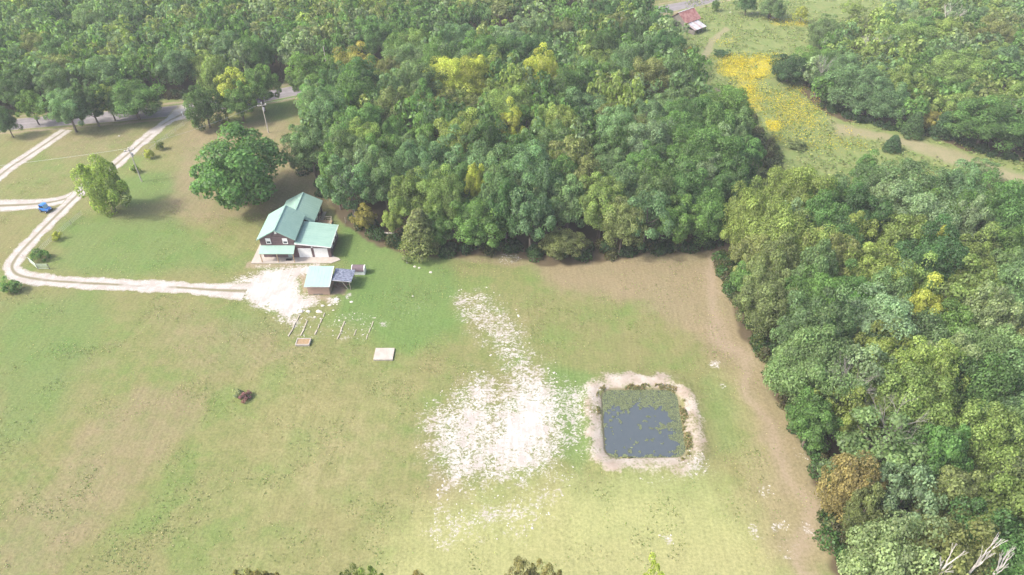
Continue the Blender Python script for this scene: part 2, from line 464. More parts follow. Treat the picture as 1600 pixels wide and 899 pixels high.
nv = X.size
ni, nj = X.shape
idx = np.arange(nv).reshape(ni, nj)
faces = np.stack([idx[:-1, :-1], idx[:-1, 1:], idx[1:, 1:], idx[1:, :-1]], -1).reshape(-1, 4)
def ground_mat():
    t = NT('field_ground')
    p = t.pos()
    a = {k: t.attr(k).outputs['Fac'] for k in ('dry', 'lush', 'pale', 'meadow', 'gold', 'gravel', 'bank', 'mud', 'dirt', 'litter')}
    n_big = t.noise(.05, 5, .6, p); n_mid = t.noise(.35, 6, .65, p); n_fine = t.noise(2.4, 6, .7, p); n_tiny = t.noise(9, 3, .7, p)
    streak = t.noise(1.0, 6, .7, t.vmap(p, (.85, 1.25, 1), (0, 0, R(-40))), 1.6)
    streak2 = t.noise(1.0, 4, .6, t.vmap(p, (1.5, .16, 1), (0, 0, R(-14))))
    streak3 = t.noise(1.0, 4, .6, t.vmap(p, (1.6, .12, 1), (0, 0, R(-3))))
    n_blot = t.noise(.13, 4, .6, p)
    c = t.mix(t.rng(n_mid, .3, .7), (.142, .168, .060), (.185, .186, .082))
    c = t.mix(t.rng(n_blot, .48, .64, 0, .7), c, (.122, .180, .052))
    c = t.mix(t.rng(n_big, .42, .66, 0, .5), c, (.200, .168, .088))
    dn = t.math('ADD', a['dry'], t.math('MULTIPLY', t.math('SUBTRACT', n_mid, .5), .9))
    c = t.mix(t.rng(dn, .1, 1.15, 0, .8), c, (.226, .178, .118))
    ln = t.math('ADD', a['lush'], t.math('MULTIPLY', t.math('SUBTRACT', n_mid, .5), .9))
    c = t.mix(t.rng(ln, .1, 1.2, 0, .85), c, (.098, .175, .050))
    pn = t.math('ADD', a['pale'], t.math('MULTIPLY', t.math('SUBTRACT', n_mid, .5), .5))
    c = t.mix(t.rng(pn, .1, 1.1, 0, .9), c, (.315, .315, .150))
    mw = t.mix(t.rng(n_mid, .3, .7), (.148, .205, .064), (.215, .235, .096))
    mw = t.mix(t.rng(n_fine, .42, .72, 0, .75), mw, (.092, .138, .052))
    c = t.mix(a['meadow'], c, mw)
    gn = t.math('ADD', t.math('MULTIPLY', a['gold'], .9), t.math('MULTIPLY', t.math('SUBTRACT', n_fine, .5), 1.6))
    c = t.mix(t.rng(gn, .25, .9, 0, .7), c, (.48, .39, .03))
    # mown texture
    tex = t.math('ADD', t.math('MULTIPLY', n_fine, .75), t.math('MULTIPLY', streak2, .25))
    c = t.mix(1.0, c, t.mix(t.rng(tex, .3, .7), (.74, .75, .72), (1.24, 1.23, 1.2)), 'MULTIPLY')
    wv = t.n('ShaderNodeTexWave'); wv.inputs['Scale'].default_value = .26; wv.inputs['Distortion'].default_value = 4.5; wv.inputs['Detail'].default_value = 3; wv.inputs['Detail Scale'].default_value = .6
    t.l(t.vmap(p, (1, 1, 1), (0, 0, R(-52))), wv.inputs['Vector'])
    wamt = t.math('MULTIPLY', t.rng(t.noise(.03, 3, .5, p), .42, .68, 0, .42), t.math('SUBTRACT', 1.0, a['meadow']))
    c = t.mix(wamt, c, t.mix(1.0, c, t.mix(wv.outputs['Fac'], (.86, .87, .84), (1.10, 1.10, 1.10)), 'MULTIPLY'))
    c = t.mix(t.rng(n_tiny, .45, .75, 0, .45), c, t.mix(1.0, c, (.6, .66, .6), 'MULTIPLY'))
    dt = t.math('ADD', a['dirt'], t.math('MULTIPLY', t.math('SUBTRACT', n_fine, .5), .8))
    c = t.mix(t.rng(dt, .3, .9), c, t.mix(n_mid, (.245, .190, .138), (.31, .25, .185)))
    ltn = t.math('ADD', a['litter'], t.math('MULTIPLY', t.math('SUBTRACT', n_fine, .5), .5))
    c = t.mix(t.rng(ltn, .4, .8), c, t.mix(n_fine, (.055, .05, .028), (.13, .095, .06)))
    bn = t.math('ADD', a['bank'], t.math('MULTIPLY', t.math('SUBTRACT', n_fine, .5), 2.2))
    c = t.mix(t.rng(bn, .3, .9), c, t.mix(t.rng(n_mid, .3, .7), (.275, .222, .182), (.40, .362, .325)))
    c = t.mix(t.rng(a['mud'], .3, .8), c, (.175, .16, .095))
    c = t.mix(1.0, c, (.885, .885, .87), 'MULTIPLY')
    # limestone gravel: density attribute against broken noise
    br = t.math('ADD', t.math('MULTIPLY', streak, .5), t.math('MULTIPLY', n_fine, .3))
    br = t.math('ADD', br, t.math('MULTIPLY', n_mid, .2))
    br = t.math('ADD', br, t.math('MULTIPLY', t.math('SUBTRACT', n_tiny, .5), .22))
    br = t.math('ADD', t.math('MULTIPLY', t.math('SUBTRACT', br, .5), 2.6), .5)
    gd = t.math('ADD', t.math('MULTIPLY', a['gravel'], .92), br)
    gf = t.rng(gd, .90, 1.12)
    gcol = t.mix(t.rng(t.math('ADD', t.math('MULTIPLY', n_mid, .6), t.math('MULTIPLY', streak3, .4)), .4, .62), (.40, .385, .365), (.315, .288, .268))
    gcol = t.mix(t.rng(n_tiny, .5, .8, 0, .35), gcol, (.26, .23, .205))
    c = t.mix(gf, c, gcol)
    h = t.math('ADD', t.math('MULTIPLY', n_fine, .6), t.math('MULTIPLY', n_tiny, .4))
    return t.bsdf(c, .95, h, .55, .12, .1)
M['ground'] = ground_mat()
gme = np_mesh('ground', np.stack([X, Y, Z], -1).reshape(-1, 3), faces, M['ground'],
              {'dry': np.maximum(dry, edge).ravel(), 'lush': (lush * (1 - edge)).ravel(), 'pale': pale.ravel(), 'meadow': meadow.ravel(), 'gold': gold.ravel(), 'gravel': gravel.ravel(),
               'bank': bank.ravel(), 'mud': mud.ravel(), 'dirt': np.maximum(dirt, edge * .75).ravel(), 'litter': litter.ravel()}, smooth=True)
tag(link(bpy.data.objects.new('ground', gme)), kind='structure')

# ------------------------------------------------------------------ road and gravel drives (sheets just above the ground)
def strip(name, pts, width, m, lift, step=.8, rag=.25, seed=0, kind='structure'):
    P = [Vector((p[0], p[1], 0)) for p in pts]
    out = []                                            # Catmull-Rom resample
    for i in range(len(P) - 1):
        a, b, c, d = P[max(i - 1, 0)], P[i], P[i + 1], P[min(i + 2, len(P) - 1)]
        n = max(2, int((c - b).length / step))
        for k in range(n):
            t = k / n
            out.append(.5 * ((2 * b) + (c - a) * t + (2 * a - 5 * b + 4 * c - d) * t * t + (3 * b - a - 3 * c + d) * t ** 3))
    out.append(P[-1])
    K = 9; vs = []; us = []; ls = []; L = 0
    rr = random.Random(seed)
    w = width if callable(width) else (lambda q: width)
    for i, p in enumerate(out):
        d = (out[min(i + 1, len(out) - 1)] - out[max(i - 1, 0)]).normalized()
        nrm = Vector((-d.y, d.x, 0))
        if i: L += (p - out[i - 1]).length
        hw = w(i / (len(out) - 1)) / 2
        el, er = rr.uniform(-rag, rag), rr.uniform(-rag, rag)
        for k in range(K):
            u = -1 + 2 * k / (K - 1)
            q = p + nrm * (u * (hw + (el if u < 0 else er) * abs(u)))
            vs.append((q.x, q.y, gz(q.x, q.y) + lift)); us.append(u); ls.append(L)
    n = len(out); ii = np.arange(n * K).reshape(n, K)
    f = np.stack([ii[:-1, :-1], ii[1:, :-1], ii[1:, 1:], ii[:-1, 1:]], -1).reshape(-1, 4)[:, ::-1]
    me = np_mesh(name, np.array(vs), f, m, {'across': np.array(us), 'along': np.array(ls)})
    return tag(link(bpy.data.objects.new(name, me)), kind=kind)
def drive_mat():
    t = NT('gravel_drive'); p = t.pos()
    u = t.math('ABSOLUTE', t.attr('across').outputs['Fac'])
    n1 = t.noise(.5, 4, .6, p); n2 = t.noise(4, 4, .7, p); n3 = t.noise(.12, 3, .5, p)
    g = t.mix(t.rng(n2, .3, .7), (.395, .38, .36), (.305, .282, .262))
    g = t.mix(t.rng(n1, .4, .62, 0, .65), g, (.27, .242, .215))
    centre = t.math('ADD', u, t.math('MULTIPLY', t.math('SUBTRACT', n2, .5), .35))
    cf = t.math('MULTIPLY', t.rng(centre, .27, .06), t.rng(n3, .32, .46))
    c = t.mix(cf, g, (.165, .15, .095))
    ef = t.rng(t.math('ADD', u, t.math('MULTIPLY', t.math('SUBTRACT', n2, .5), .9)), .70, 1.10)
    c = t.mix(ef, c, (.165, .16, .075))
    return t.bsdf(c, .95, n2, .5, .05, .1)
def road_mat():
    t = NT('asphalt_road'); p = t.pos()
    u = t.math('ABSOLUTE', t.attr('across').outputs['Fac'])
    n1 = t.noise(.6, 5, .65, p); n2 = t.noise(6, 3, .7, p)
    c = t.mix(t.rng(n1, .3, .7), (.145, .135, .14), (.20, .185, .19))
    c = t.mix(t.rng(u, .12, .02, 0, .35), c, (.30, .28, .29))
    c = t.mix(t.rng(t.math('ADD', u, t.math('MULTIPLY', t.math('SUBTRACT', n2, .5), .3)), .9, 1.0), c, (.30, .25, .20))
    return t.bsdf(c, .85, n2, .3, .02, .2)
M['drive'] = drive_mat(); M['road'] = road_mat()
strip('road', ROAD, 7.2, M['road'], .012, 2.0, .12, 1)
DRIVE = [at(*p) for p in [(292, 176), (262, 190), (230, 215), (201, 240), (175, 262), (150, 281), (124, 302), (98, 327), (70, 355), (42, 384), (24, 405), (19, 420), (32, 431), (70, 438), (120, 442), (200, 446), (270, 449), (330, 453), (385, 455)]]
strip('gravel_drive', DRIVE, lambda q: (3.7 + .3 * math.sin(q * 61) + .25 * math.sin(q * 137)) if q < .93 else 3.7 + (q - .93) * 30, M['drive'], .028, .6, .2, 2)
strip('gravel_lane', [at(*p) for p in [(104, 203), (70, 226), (40, 246), (10, 266), (-30, 300), (-90, 350)]], 3.9, M['drive'], .020, .6, .14, 3)
strip('gravel_spur', [at(*p) for p in [(-60, 326), (-5, 322), (40, 320), (80, 316), (110, 308), (124, 300)]], lambda q: 6.5 - 3 * q, M['drive'], .024, .6, .14, 4)
strip('gravel_apron', [at(*p) for p in [(300, 172), (286, 178), (268, 187)]], lambda q: 12 - 8 * q, M['drive'], .032, .5, .2, 5)

# ------------------------------------------------------------------ pond
def water_mat():
    t = NT('pond_water'); p = t.pos()
    n = t.noise(1.5, 3, .5, p)
    return t.bsdf(t.mix(n, (.056, .070, .080), (.066, .080, .088)), .10, n, .02, .02, .6)
M['water'] = water_mat()
ang = np.linspace(0, 2 * math.pi, 64, endpoint=False)
cen = POND.mean(0); rim = []
for a in ang:
    rr_ = np.linspace(0, 14, 300)
    d = pond_sd(cen[0] + rr_ * math.cos(a), cen[1] + rr_ * math.sin(a))
    r_ = rr_[np.argmax(d < -.1)]
    rim.append((cen[0] + r_ * math.cos(a), cen[1] + r_ * math.sin(a), -.30))
wv = MB(); wv.v = rim + [(cen[0], cen[1], -.30)]; wv.f = [(i, (i + 1) % 64, 64) for i in range(64)]
tag(wv.build('pond_water', M['water']), kind='structure')

def leaf_quads(C, N, size, aspect=.7, up=None, twist=True):
    """one quad per centre C with normal N and half-size"""
    n = len(C)
    N = N / (np.linalg.norm(N, axis=1, keepdims=True) + 1e-9)
    ref = rng.normal(size=(n, 3)) if up is None else np.tile(np.array(up, float), (n, 1))
    U = np.cross(N, ref); U /= (np.linalg.norm(U, axis=1, keepdims=True) + 1e-9)
    V = np.cross(N, U)
    s = np.asarray(size).reshape(-1, 1) * .5
    a = U * s; b = V * s * aspect
    bend = N * s * .25
    vs = np.stack([C - a, C - b * 1.0 + bend, C + a, C + b * 1.0 + bend], 1)
    return vs.reshape(-1, 3), np.arange(n * 4).reshape(n, 4)

def stuff_leaves(name, C, N, size, col, tint, m=None, **kw):
    vs, fs = leaf_quads(C, N, size, **kw)
    me = np_mesh(name, vs, fs, m or M['leaf_far'], {'tint': np.repeat(tint, 4), 'tree_colour': np.repeat(np.concatenate([col, np.ones((len(col), 1))], 1), 4, 0)})
    return tag(link(bpy.data.objects.new(name, me)), kind='stuff')

# floating weed
n = 60000
px_ = rng.uniform(12, 30, n); py_ = rng.uniform(60, 79, n)
d = pond_sd(px_, py_)
band = np.clip((py_ - 71.2) / 2.0, 0, 1) * 1.0 + np.clip((px_ - 24.3) / 1.6, 0, 1) * .85 + np.clip((63.6 - py_) / 1.0, 0, 1) * .45 + np.clip(1.1 - (d - .3) / .9, 0, 1) * .6
dens = band * .68 + (fbm(px_ / .75, py_ / .75, 131, 5) - .5) * 1.7
ok = (d > .2) & (dens > .34) & (rng.random(n) < .8)
C = np.stack([px_[ok], py_[ok], np.full(ok.sum(), -.28) + rng.uniform(0, .02, ok.sum())], 1)
N_ = np.tile([0, 0, 1.0], (len(C), 1)) + rng.normal(0, .12, (len(C), 3))
stuff_leaves('pond_weed', C, N_, rng.uniform(.11, .26, len(C)), np.tile([.23, .27, .155], (len(C), 1)), rng.uniform(.7, 1.25, len(C)))
# grass fringe on the bank
n = 9000
a = rng.uniform(0, 2 * math.pi, n); t_ = rng.uniform(.4, 1.3, n)
px_ = rng.uniform(9, 33, 60000); py_ = rng.uniform(56, 82, 60000)
d = pond_sd(px_, py_)
ok = (d > -.5) & (d < .55) & (fbm(px_ / 1.5, py_ / 1.5, 151, 3) > .55 + .1 * (py_ < 64))
C = np.stack([px_[ok], py_[ok], ground_height(px_[ok], py_[ok]) + .1], 1)
N_ = rng.normal(size=(len(C), 3)) * [1, 1, .8]
stuff_leaves('bank_grass', C, N_, rng.uniform(.18, .38, len(C)), np.where((rng.random(len(C)) < .55)[:, None], [.34, .27, .16], [.20, .25, .10]), rng.uniform(.6, 1.2, len(C)))

# ------------------------------------------------------------------ goldenrod, tall meadow grass, limestone rubble
def sample_mask(mask, n, x0, x1, y0, y1):
    xs = rng.uniform(x0, x1, n); ys = rng.uniform(y0, y1, n)
    i = np.clip(np.searchsorted(gy, ys) - 1, 0, len(gy) - 1); j = np.clip(np.searchsorted(gx, xs) - 1, 0, len(gx) - 1)
    return xs, ys, mask[i, j]
xs, ys, mk = sample_mask(gold, 260000, 40, 130, 150, 280)
ok = mk * (-.5 + 2.5 * fbm(xs / 2.6, ys / 2.6, 9, 4)) > rng.random(len(xs)) * 1.0
xs, ys = xs[ok], ys[ok]
C = np.stack([xs, ys, rng.uniform(.35, 1.0, len(xs))], 1)
stuff_leaves('goldenrod_flowers', C, rng.normal(size=(len(C), 3)) + [0, 0, 1.0], rng.uniform(.14, .34, len(C)), np.tile([.66, .54, .025], (len(C), 1)), rng.uniform(.6, 1.15, len(C)))
xs, ys, mk = sample_mask(meadow * (1 - np.clip(dirt, 0, 1)), 90000, 40, 260, 120, 300)
ok = (mk > .5) & (fbm(xs / 5, ys / 5, 29, 4) > .42)
xs, ys = xs[ok], ys[ok]
C = np.stack([xs, ys, rng.uniform(.15, .5, len(xs))], 1)
stuff_leaves('meadow_grass', C, rng.normal(size=(len(C), 3)) * .6 + [0, 0, 1.2], rng.uniform(.3, .8, len(C)), np.where((rng.random(len(C)) < .5)[:, None], [.27, .295, .125], [.18, .26, .082]), rng.uniform(.7, 1.2, len(C)))
xs, ys, mk = sample_mask(gravel, 60000, -60, 60, 40, 125)
ok = (mk > .27) & (mk < .95) & (rng.random(len(xs)) < mk * .3)
xs, ys = xs[ok], ys[ok]
k = len(xs)
base = np.array([[-1, -1, -.3], [1, -1, -.3], [1, 1, -.3], [-1, 1, -.3], [-.6, -.6, .6], [.6, -.6, .6], [.6, .6, .6], [-.6, .6, .6]], float)
bf = np.array([[4, 5, 6, 7], [0, 1, 5, 4], [1, 2, 6, 5], [2, 3, 7, 6], [3, 0, 4, 7]])
s = rng.uniform(.04, .13, k) * np.where(rng.random(k) < .06, 1.8, 1)
th = rng.uniform(0, math.pi, k)
bb = base[None] * (1 + rng.normal(0, .18, (k, 8, 3)))
bb = bb * s[:, None, None] * np.array([1.2, .9, .45])
bx = bb[..., 0] * np.cos(th)[:, None] - bb[..., 1] * np.sin(th)[:, None]; by = bb[..., 0] * np.sin(th)[:, None] + bb[..., 1] * np.cos(th)[:, None]
vv = np.stack([bx + xs[:, None], by + ys[:, None], bb[..., 2] + ground_height(xs, ys)[:, None]], -1).reshape(-1, 3)
ff = (bf[None] + np.arange(k)[:, None, None] * 8).reshape(-1, 4)
tag(link(bpy.data.objects.new('limestone_rubble', np_mesh('limestone_rubble', vv, ff, M['stone']))), kind='stuff')

# weeds and straw in the mown grass
xs, ys = rng.uniform(-120, 60, 260000), rng.uniform(38, 165, 260000)
inwood = np.zeros(len(xs), bool)
for W_ in WOODS: inwood |= sdf(W_, xs, ys) > -1.5
sm = sample_mask
jx = np.clip(np.searchsorted(gy, ys) - 1, 0, len(gy) - 1); ix = np.clip(np.searchsorted(gx, xs) - 1, 0, len(gx) - 1)
gm = gravel[jx, ix] + bank[jx, ix] + 3 * (dpond[jx, ix] > -.5) + (meadow[jx, ix] > .3)
cl = fbm(xs / 4.5, ys / 4.5, 411, 4)
ok = ~inwood & (gm < .3) & (np.abs(xs) < 62 + .55 * ys) & (cl + rng.normal(0, .14, len(xs)) > .71)
for q0, q1, q2, q3 in ((-54, -35, 110, 129), (-40, -29, 100, 108)): ok &= ~((xs > q0) & (xs < q1) & (ys > q2) & (ys < q3))
ok &= line_d(np.array(DRIVE), xs, ys) > 2.4
ok &= line_d(np.array(ROAD), xs, ys) > 4
xs, ys = xs[ok], ys[ok]
C = np.stack([xs, ys, ground_height(xs, ys) + rng.uniform(.04, .09, len(xs))], 1)
k3 = rng.random(len(xs))[:, None]
stuff_leaves('weeds', C, rng.normal(size=(len(C), 3)) * .28 + [0, 0, 1.0], rng.uniform(.10, .28, len(C)), np.where(k3 < .45, [.162, .235, .076], np.where(k3 < .75, [.225, .25, .102], [.325, .29, .165])), rng.uniform(.75, 1.2, len(C)))

# ------------------------------------------------------------------ house
H = thing('house', 'two-storey dark log house with teal metal roofs and attached garage', 'house', (-47.6, 112.1, 0))
HX, HY = -47.6, 112.1
def hb(name, mb, m, parent=None, smooth=False):
    """build in world coordinates, then parent to the house"""
    o = mb.build(name, m, None, smooth)
    o.parent = parent or H
    root = H.location
    if parent is None:
        o.location = (-root.x, -root.y, 0)
    return o
def seams(mb, quad, pitch, w=.04, h=.03):
    """raised seams running down a roof quad (a,b = eave ends, d,c = ridge ends)"""
    a, b, c, d = [Vector(q) for q in quad]
    n = int((b - a).length / pitch)
    for i in range(1, n):
        t = i / n
        mb.bar(a.lerp(b, t) + Vector((0, 0, h * .4)), d.lerp(c, t) + Vector((0, 0, h * .4)), w, h)
def gable_block(x0, x1, y0, y1, ze, zr, xr, over, front_open=True):
    w = MB().prism([(x0, 0.02), (x1, .02), (x1, ze), (xr, zr - .12), (x0, ze)], y0, y1)
    return w
# main two-storey block
mx0, mx1, my0, my1, ze, zr, xr = -51.2, -44.2, 112.1, 120.4, 5.0, 7.1, -47.6
hb('wall', gable_block(mx0, mx1, my0, my1, ze, zr, xr, .4), M['logs'])
def gable_roof(x0, x1, y0, y1, ze, zr, xr, ov=.42, oe=.42, t=.14):
    sl = (zr - ze) / (xr - x0); sr = (zr - ze) / (x1 - xr)
    L = [(x0 - oe, y1 + ov, ze - oe * sl + .1), (x0 - oe, y0 - ov, ze - oe * sl + .1), (xr, y0 - ov, zr + .1), (xr, y1 + ov, zr + .1)]
    Rr = [(x1 + oe, y0 - ov, ze - oe * sr + .1), (x1 + oe, y1 + ov, ze - oe * sr + .1), (xr, y1 + ov, zr + .1), (xr, y0 - ov, zr + .1)]
    r = hb('roof', MB().slab(L, t), M['teal']); r2 = hb('roof', MB().slab(Rr, t), M['teal'])
    for q, rr in ((L, r), (Rr, r2)):
        s = MB(); seams(s, q, .75); s.build('roof_seams', M['teal'], rr)['kind'] = 'stuff'
    cap = MB().bar((xr, y0 - ov - .01, zr + .125), (xr, y1 + ov + .01, zr + .125), .34, .07); hb('ridge_cap', cap, M['teal'])
    for yy in (y0 - ov, y1 + ov):
        for xe, ss, sg in ((x0 - oe, sl, -1), (x1 + oe, sr, 1)):
            zz = ze - oe * ss
            hb('fascia', MB().bar((xe, yy - .02 if yy < y1 else yy + .02, zz + .02), (xr, yy - .02 if yy < y1 else yy + .02, zr + .02), .05, .2), M['fascia'])
    return r
M['fascia'] = simple('teal_trim', (.25, .40, .35), (.22, .36, .315), .5, 2, 2, .02, .01)
gable_roof(mx0, mx1, my0, my1, ze, zr, xr)
# rear single-storey wing
hb('wall', gable_block(-50.0, -42.7, my1 + .02, 128.8, 3.0, 4.95, -46.3, .4), M['logs'])
gable_roof(-50.0, -42.7, 120.9, 128.8, 3.0, 4.95, -46.3)
# garage with a low single-slope roof
gx0, gx1, gy0, gy1 = -44.18, -37.3, 112.1, 119.2
hb('wall', MB().prism([(gx0, .02), (gx1, .02), (gx1, 2.95), (gx0, 3.85)], gy0 + .012, gy1), M['logs'])
q = [(gx0 + .02, gy0 - .55, 4.03), (gx1 + .4, gy0 - .55, 3.06), (gx1 + .4, gy1 + .4, 3.06), (gx0 + .02, gy1 + .4, 4.03)]
gr = hb('roof', MB().slab(q, .14), M['teal'])
s = MB(); seams(s, [q[1], q[2], q[3], q[0]], .75); s.build('roof_seams', M['teal'], gr)['kind'] = 'stuff'
hb('fascia', MB().bar((gx0 + .03, gy0 - .58, 3.95), (gx1 + .4, gy0 - .58, 2.98), .05, .2), M['white'])
hb('fascia', MB().bar((gx1 + .43, gy0 - .55, 2.98), (gx1 + .43, gy1 + .4, 2.98), .05, .2), M['white'])
def window(cx, cz, w, h, face, pos):
    """face 'y' looks at the camera (wall plane y=pos), 'x' looks right (wall plane x=pos)"""
    f = MB(); p = MB(); s = MB()
    def bx(mb, u0, u1, z0, z1, d0, d1):
        if face == 'y': mb.box(u0, u1, pos - d1, pos - d0, z0, z1)
        else: mb.box(pos + d0, pos + d1, u0, u1, z0, z1)
    b = .11
    bx(f, cx - w / 2, cx + w / 2, cz + h / 2 - b, cz + h / 2, .003, .07); bx(f, cx - w / 2, cx + w / 2, cz - h / 2, cz - h / 2 + b, .003, .07)
    bx(f, cx - w / 2, cx - w / 2 + b, cz - h / 2 + b, cz + h / 2 - b, .003, .07); bx(f, cx + w / 2 - b, cx + w / 2, cz - h / 2 + b, cz + h / 2 - b, .003, .07)
    bx(f, cx - w / 2 + b, cx + w / 2 - b, cz - .04, cz + .04, .003, .06)
    bx(p, cx - w / 2 + b, cx + w / 2 - b, cz - h / 2 + b, cz - .04, .003, .03)
    bx(s, cx - w / 2 + b, cx + w / 2 - b, cz + .04, cz + h / 2 - b, .003, .03)
    o = hb('window', f, M['white']); p.build('pane', M['glass'], o); s.build('blind', M['white'], o)
    return o
window(-49.45, 4.25, 1.0, 1.35, 'y', my0)
window(-46.05, 4.25, 1.0, 1.35, 'y', my0)
window(-48.75, 1.55, 1.0, 1.1, 'y', my0)
for yy in (113.6, 116.2, 118.9): window(yy, 4.62, .8, .55, 'x', mx1)
for yy in (113.9, 116.0, 118.0): window(yy, 1.75, .9, .8, 'x', gx1)
for yy in (124.2, 127.0): window(yy, 1.8, .9, 1.0, 'x', -42.7)
hb('vent', MB().box(-47.82, -47.38, my0 - .06, my0 - .003, 6.05, 6.62), M['white'])
d_ = hb('door', MB().box(-46.15, -45.2, my0 - .07, my0 - .004, .16, 2.2), simple('grey_green_door', (.30, .38, .36), (.26, .33, .32), .5, 2))
MB().box(-45.95, -45.4, my0 - .085, my0 - .071, 1.3, 2.0).build('pane', M['glass'], d_)
MB().box(-46.08, -46.0, my0 - .11, my0 - .071, 1.05, 1.15).build('handle', M['tin'], d_)
# garage doors, four panels each
for c0, c1 in ((-43.75, -41.3), (-40.55, -37.95)):
    fr = MB(); yb = gy0 + .012
    fr.box(c0 - .1, c0, yb - .06, yb - .003, .16, 2.42); fr.box(c1, c1 + .1, yb - .06, yb - .003, .16, 2.42); fr.box(c0, c1, yb - .06, yb - .003, 2.32, 2.42)
    gd = hb('garage_door', fr, M['white'])
    for k in range(4):
        MB().box(c0 + .005, c1 - .005, yb - .045, yb - .004, .17 + k * .537, .17 + k * .537 + .52).build('panel', M['white'], gd)
hb('lamp', MB().box(-41.05, -40.8, gy0 - .16, gy0 + .009, 2.62, 2.88), M['white'])
# porch: slab, roof, posts
hb('slab', MB().box(-53.4, -36.9, 110.15, 112.6, -.1, .15), M['concrete'])
hb('slab', MB().box(-53.4, mx0 - .003, 112.603, 119.5, -.1, .147), M['concrete'])
hb('slab', MB().add([(-36.897, 110.15, .14), (-35.3, 111.2, .13), (-35.8, 111.9, .13), (-36.897, 112.3, .14)], [(0, 1, 2, 3)]), M['concrete'])
pq = [(-51.35, 110.2, 2.42), (-44.25, 110.2, 2.42), (-44.25, 112.09, 3.16), (-51.35, 112.09, 3.16)]
pr = hb('porch_roof', MB().slab(pq, .1), M['teal'])
s = MB(); seams(s, pq, .75); s.build('roof_seams', M['teal'], pr)['kind'] = 'stuff'
for x in (-51.1, -47.8, -44.5): hb('porch_post', MB().box(x - .08, x + .08, 110.32, 110.48, .15, 2.36), M['wood'])
hb('porch_beam', MB().box(-51.2, -44.4, 110.33, 110.47, 2.2, 2.34), M['wood'])
tag(MB().box(-46.5, -45.3, 110.9, 111.6, .15, .18).build('door_mat', M['black']), 'black door mat on the porch slab before the door', 'mat')
# side deck behind the garage
dk = thing('deck', 'small wooden deck with rails between garage and rear wing', 'deck', (-41.2, 123.9, 0))
def part_at(root, name, mb, m):
    o = mb.build(name, m, root); o.location = (-root.location.x, -root.location.y, -root.location.z); return o
DX0, DX1, DY0, DY1 = -42.65, -39.7, 122.6, 125.2
part_at(dk, 'deck_floor', MB().box(DX0, DX1, DY0, DY1, .35, .45), M['wood'])
for x, y in ((DX1 - .1, DY0 + .1), (DX1 - .1, DY1 - .1), (DX0 + .2, DY1 - .1), (-41.2, DY1 - .1)): part_at(dk, 'post', MB().box(x - .07, x + .07, y - .07, y + .07, 0, 1.4), M['palewood'])
for z in (.9, 1.35):
    part_at(dk, 'rail', MB().box(DX1 - .14, DX1 - .06, DY0 + .18, DY1 - .18, z, z + .09), M['palewood']); part_at(dk, 'rail', MB().box(DX0 + .28, DX1 - .18, DY1 - .14, DY1 - .06, z, z + .09), M['palewood'])
wk = MB().box(-42.65, -41.9, 125.25, 129.0, -.05, .12)
tag(wk.build('walkway', M['concrete']), 'pale concrete walk along right side of the rear wing', 'walkway')

# ------------------------------------------------------------------ shed with lean-to, small white shed, slab, box, timbers
S = thing('shed', 'pinkish board shed with pale teal roof and slate lean-to', 'shed', (-37.4, 102.3, 0))
part_at(S, 'wall', MB().add([(-39.4, 100.3, 0), (-35.2, 100.3, 0), (-35.2, 104.6, 0), (-39.4, 104.6, 0), (-39.4, 100.3, 2.35), (-35.2, 100.3, 2.35), (-35.2, 104.6, 3.2), (-39.4, 104.6, 3.2)],
                            [(3, 2, 1, 0), (4, 5, 6, 7), (0, 1, 5, 4), (1, 2, 6, 5), (2, 3, 7, 6), (3, 0, 4, 7)]), M['shedwood'])
q = [(-39.75, 99.85, 2.42), (-34.85, 99.85, 2.42), (-34.85, 104.95, 3.42), (-39.75, 104.95, 3.42)]
sr = part_at(S, 'roof', MB().slab(q, .1), M['teal_pale'])
s = MB(); seams(s, q, .7, .03, .02); s.build('roof_seams', M['teal_pale'], sr)['kind'] = 'stuff'
part_at(S, 'fascia', MB().bar((-34.83, 99.85, 2.38), (-34.83, 104.95, 3.38), .05, .16), M['white'])
part_at(S, 'fascia', MB().bar((-39.75, 99.82, 2.38), (-34.85, 99.82, 2.38), .05, .16), M['tin'])
lq = [(-34.72, 101.6, 2.62), (-31.05, 101.6, 2.2), (-30.85, 105.3, 2.2), (-34.72, 105.3, 2.62)]
part_at(S, 'lean_to_roof', MB().slab(lq, .1), M['shingle'])
part_at(S, 'fascia', MB().bar((-34.7, 101.57, 2.56), (-31.05, 101.57, 2.14), .05, .14), M['tin'])
for a, b in (((-31.5, 101.8, 0), (-31.5, 101.8, 2.15)), ((-31.3, 105.1, 0), (-31.3, 105.1, 2.12)), ((-33.0, 101.8, 2.35), (-32.0, 101.9, .05))):
    part_at(S, 'post', MB().bar(a, b, .13), M['palewood'])
part_at(S, 'skid', MB().box(-38.4, -36.6, 100.22, 100.297, .12, .26), M['oldwood'])
pile = MB()
for k in range(14):
    a = Vector((random.uniform(-34.6, -32.2), random.uniform(102.0, 104.5), random.uniform(.06, .4))); th = random.uniform(0, 3.1)
    pile.bar(a, a + Vector((math.cos(th), math.sin(th), random.uniform(-.05, .1))) * random.uniform(.7, 1.3), .16, .07)
tag(pile.build('lumber_scrap', simple('rusty_scrap', (.26, .14, .09), (.16, .10, .07), .9, 3)), 'heap of brown scrap boards under the slate lean-to', 'scrap pile')
W = thing('garden_shed', 'tiny white shed with brown barrel roof behind the lean-to', 'shed', (-30.5, 107.2, 0))
part_at(W, 'wall', MB().box(-31.9, -29.45, 106.4, 107.95, .02, 1.05), M['white'])
arc = [(106.3 + .87 * (1 - math.cos(a)), .98 + .85 * math.sin(a)) for a in np.linspace(0, math.pi, 9)]
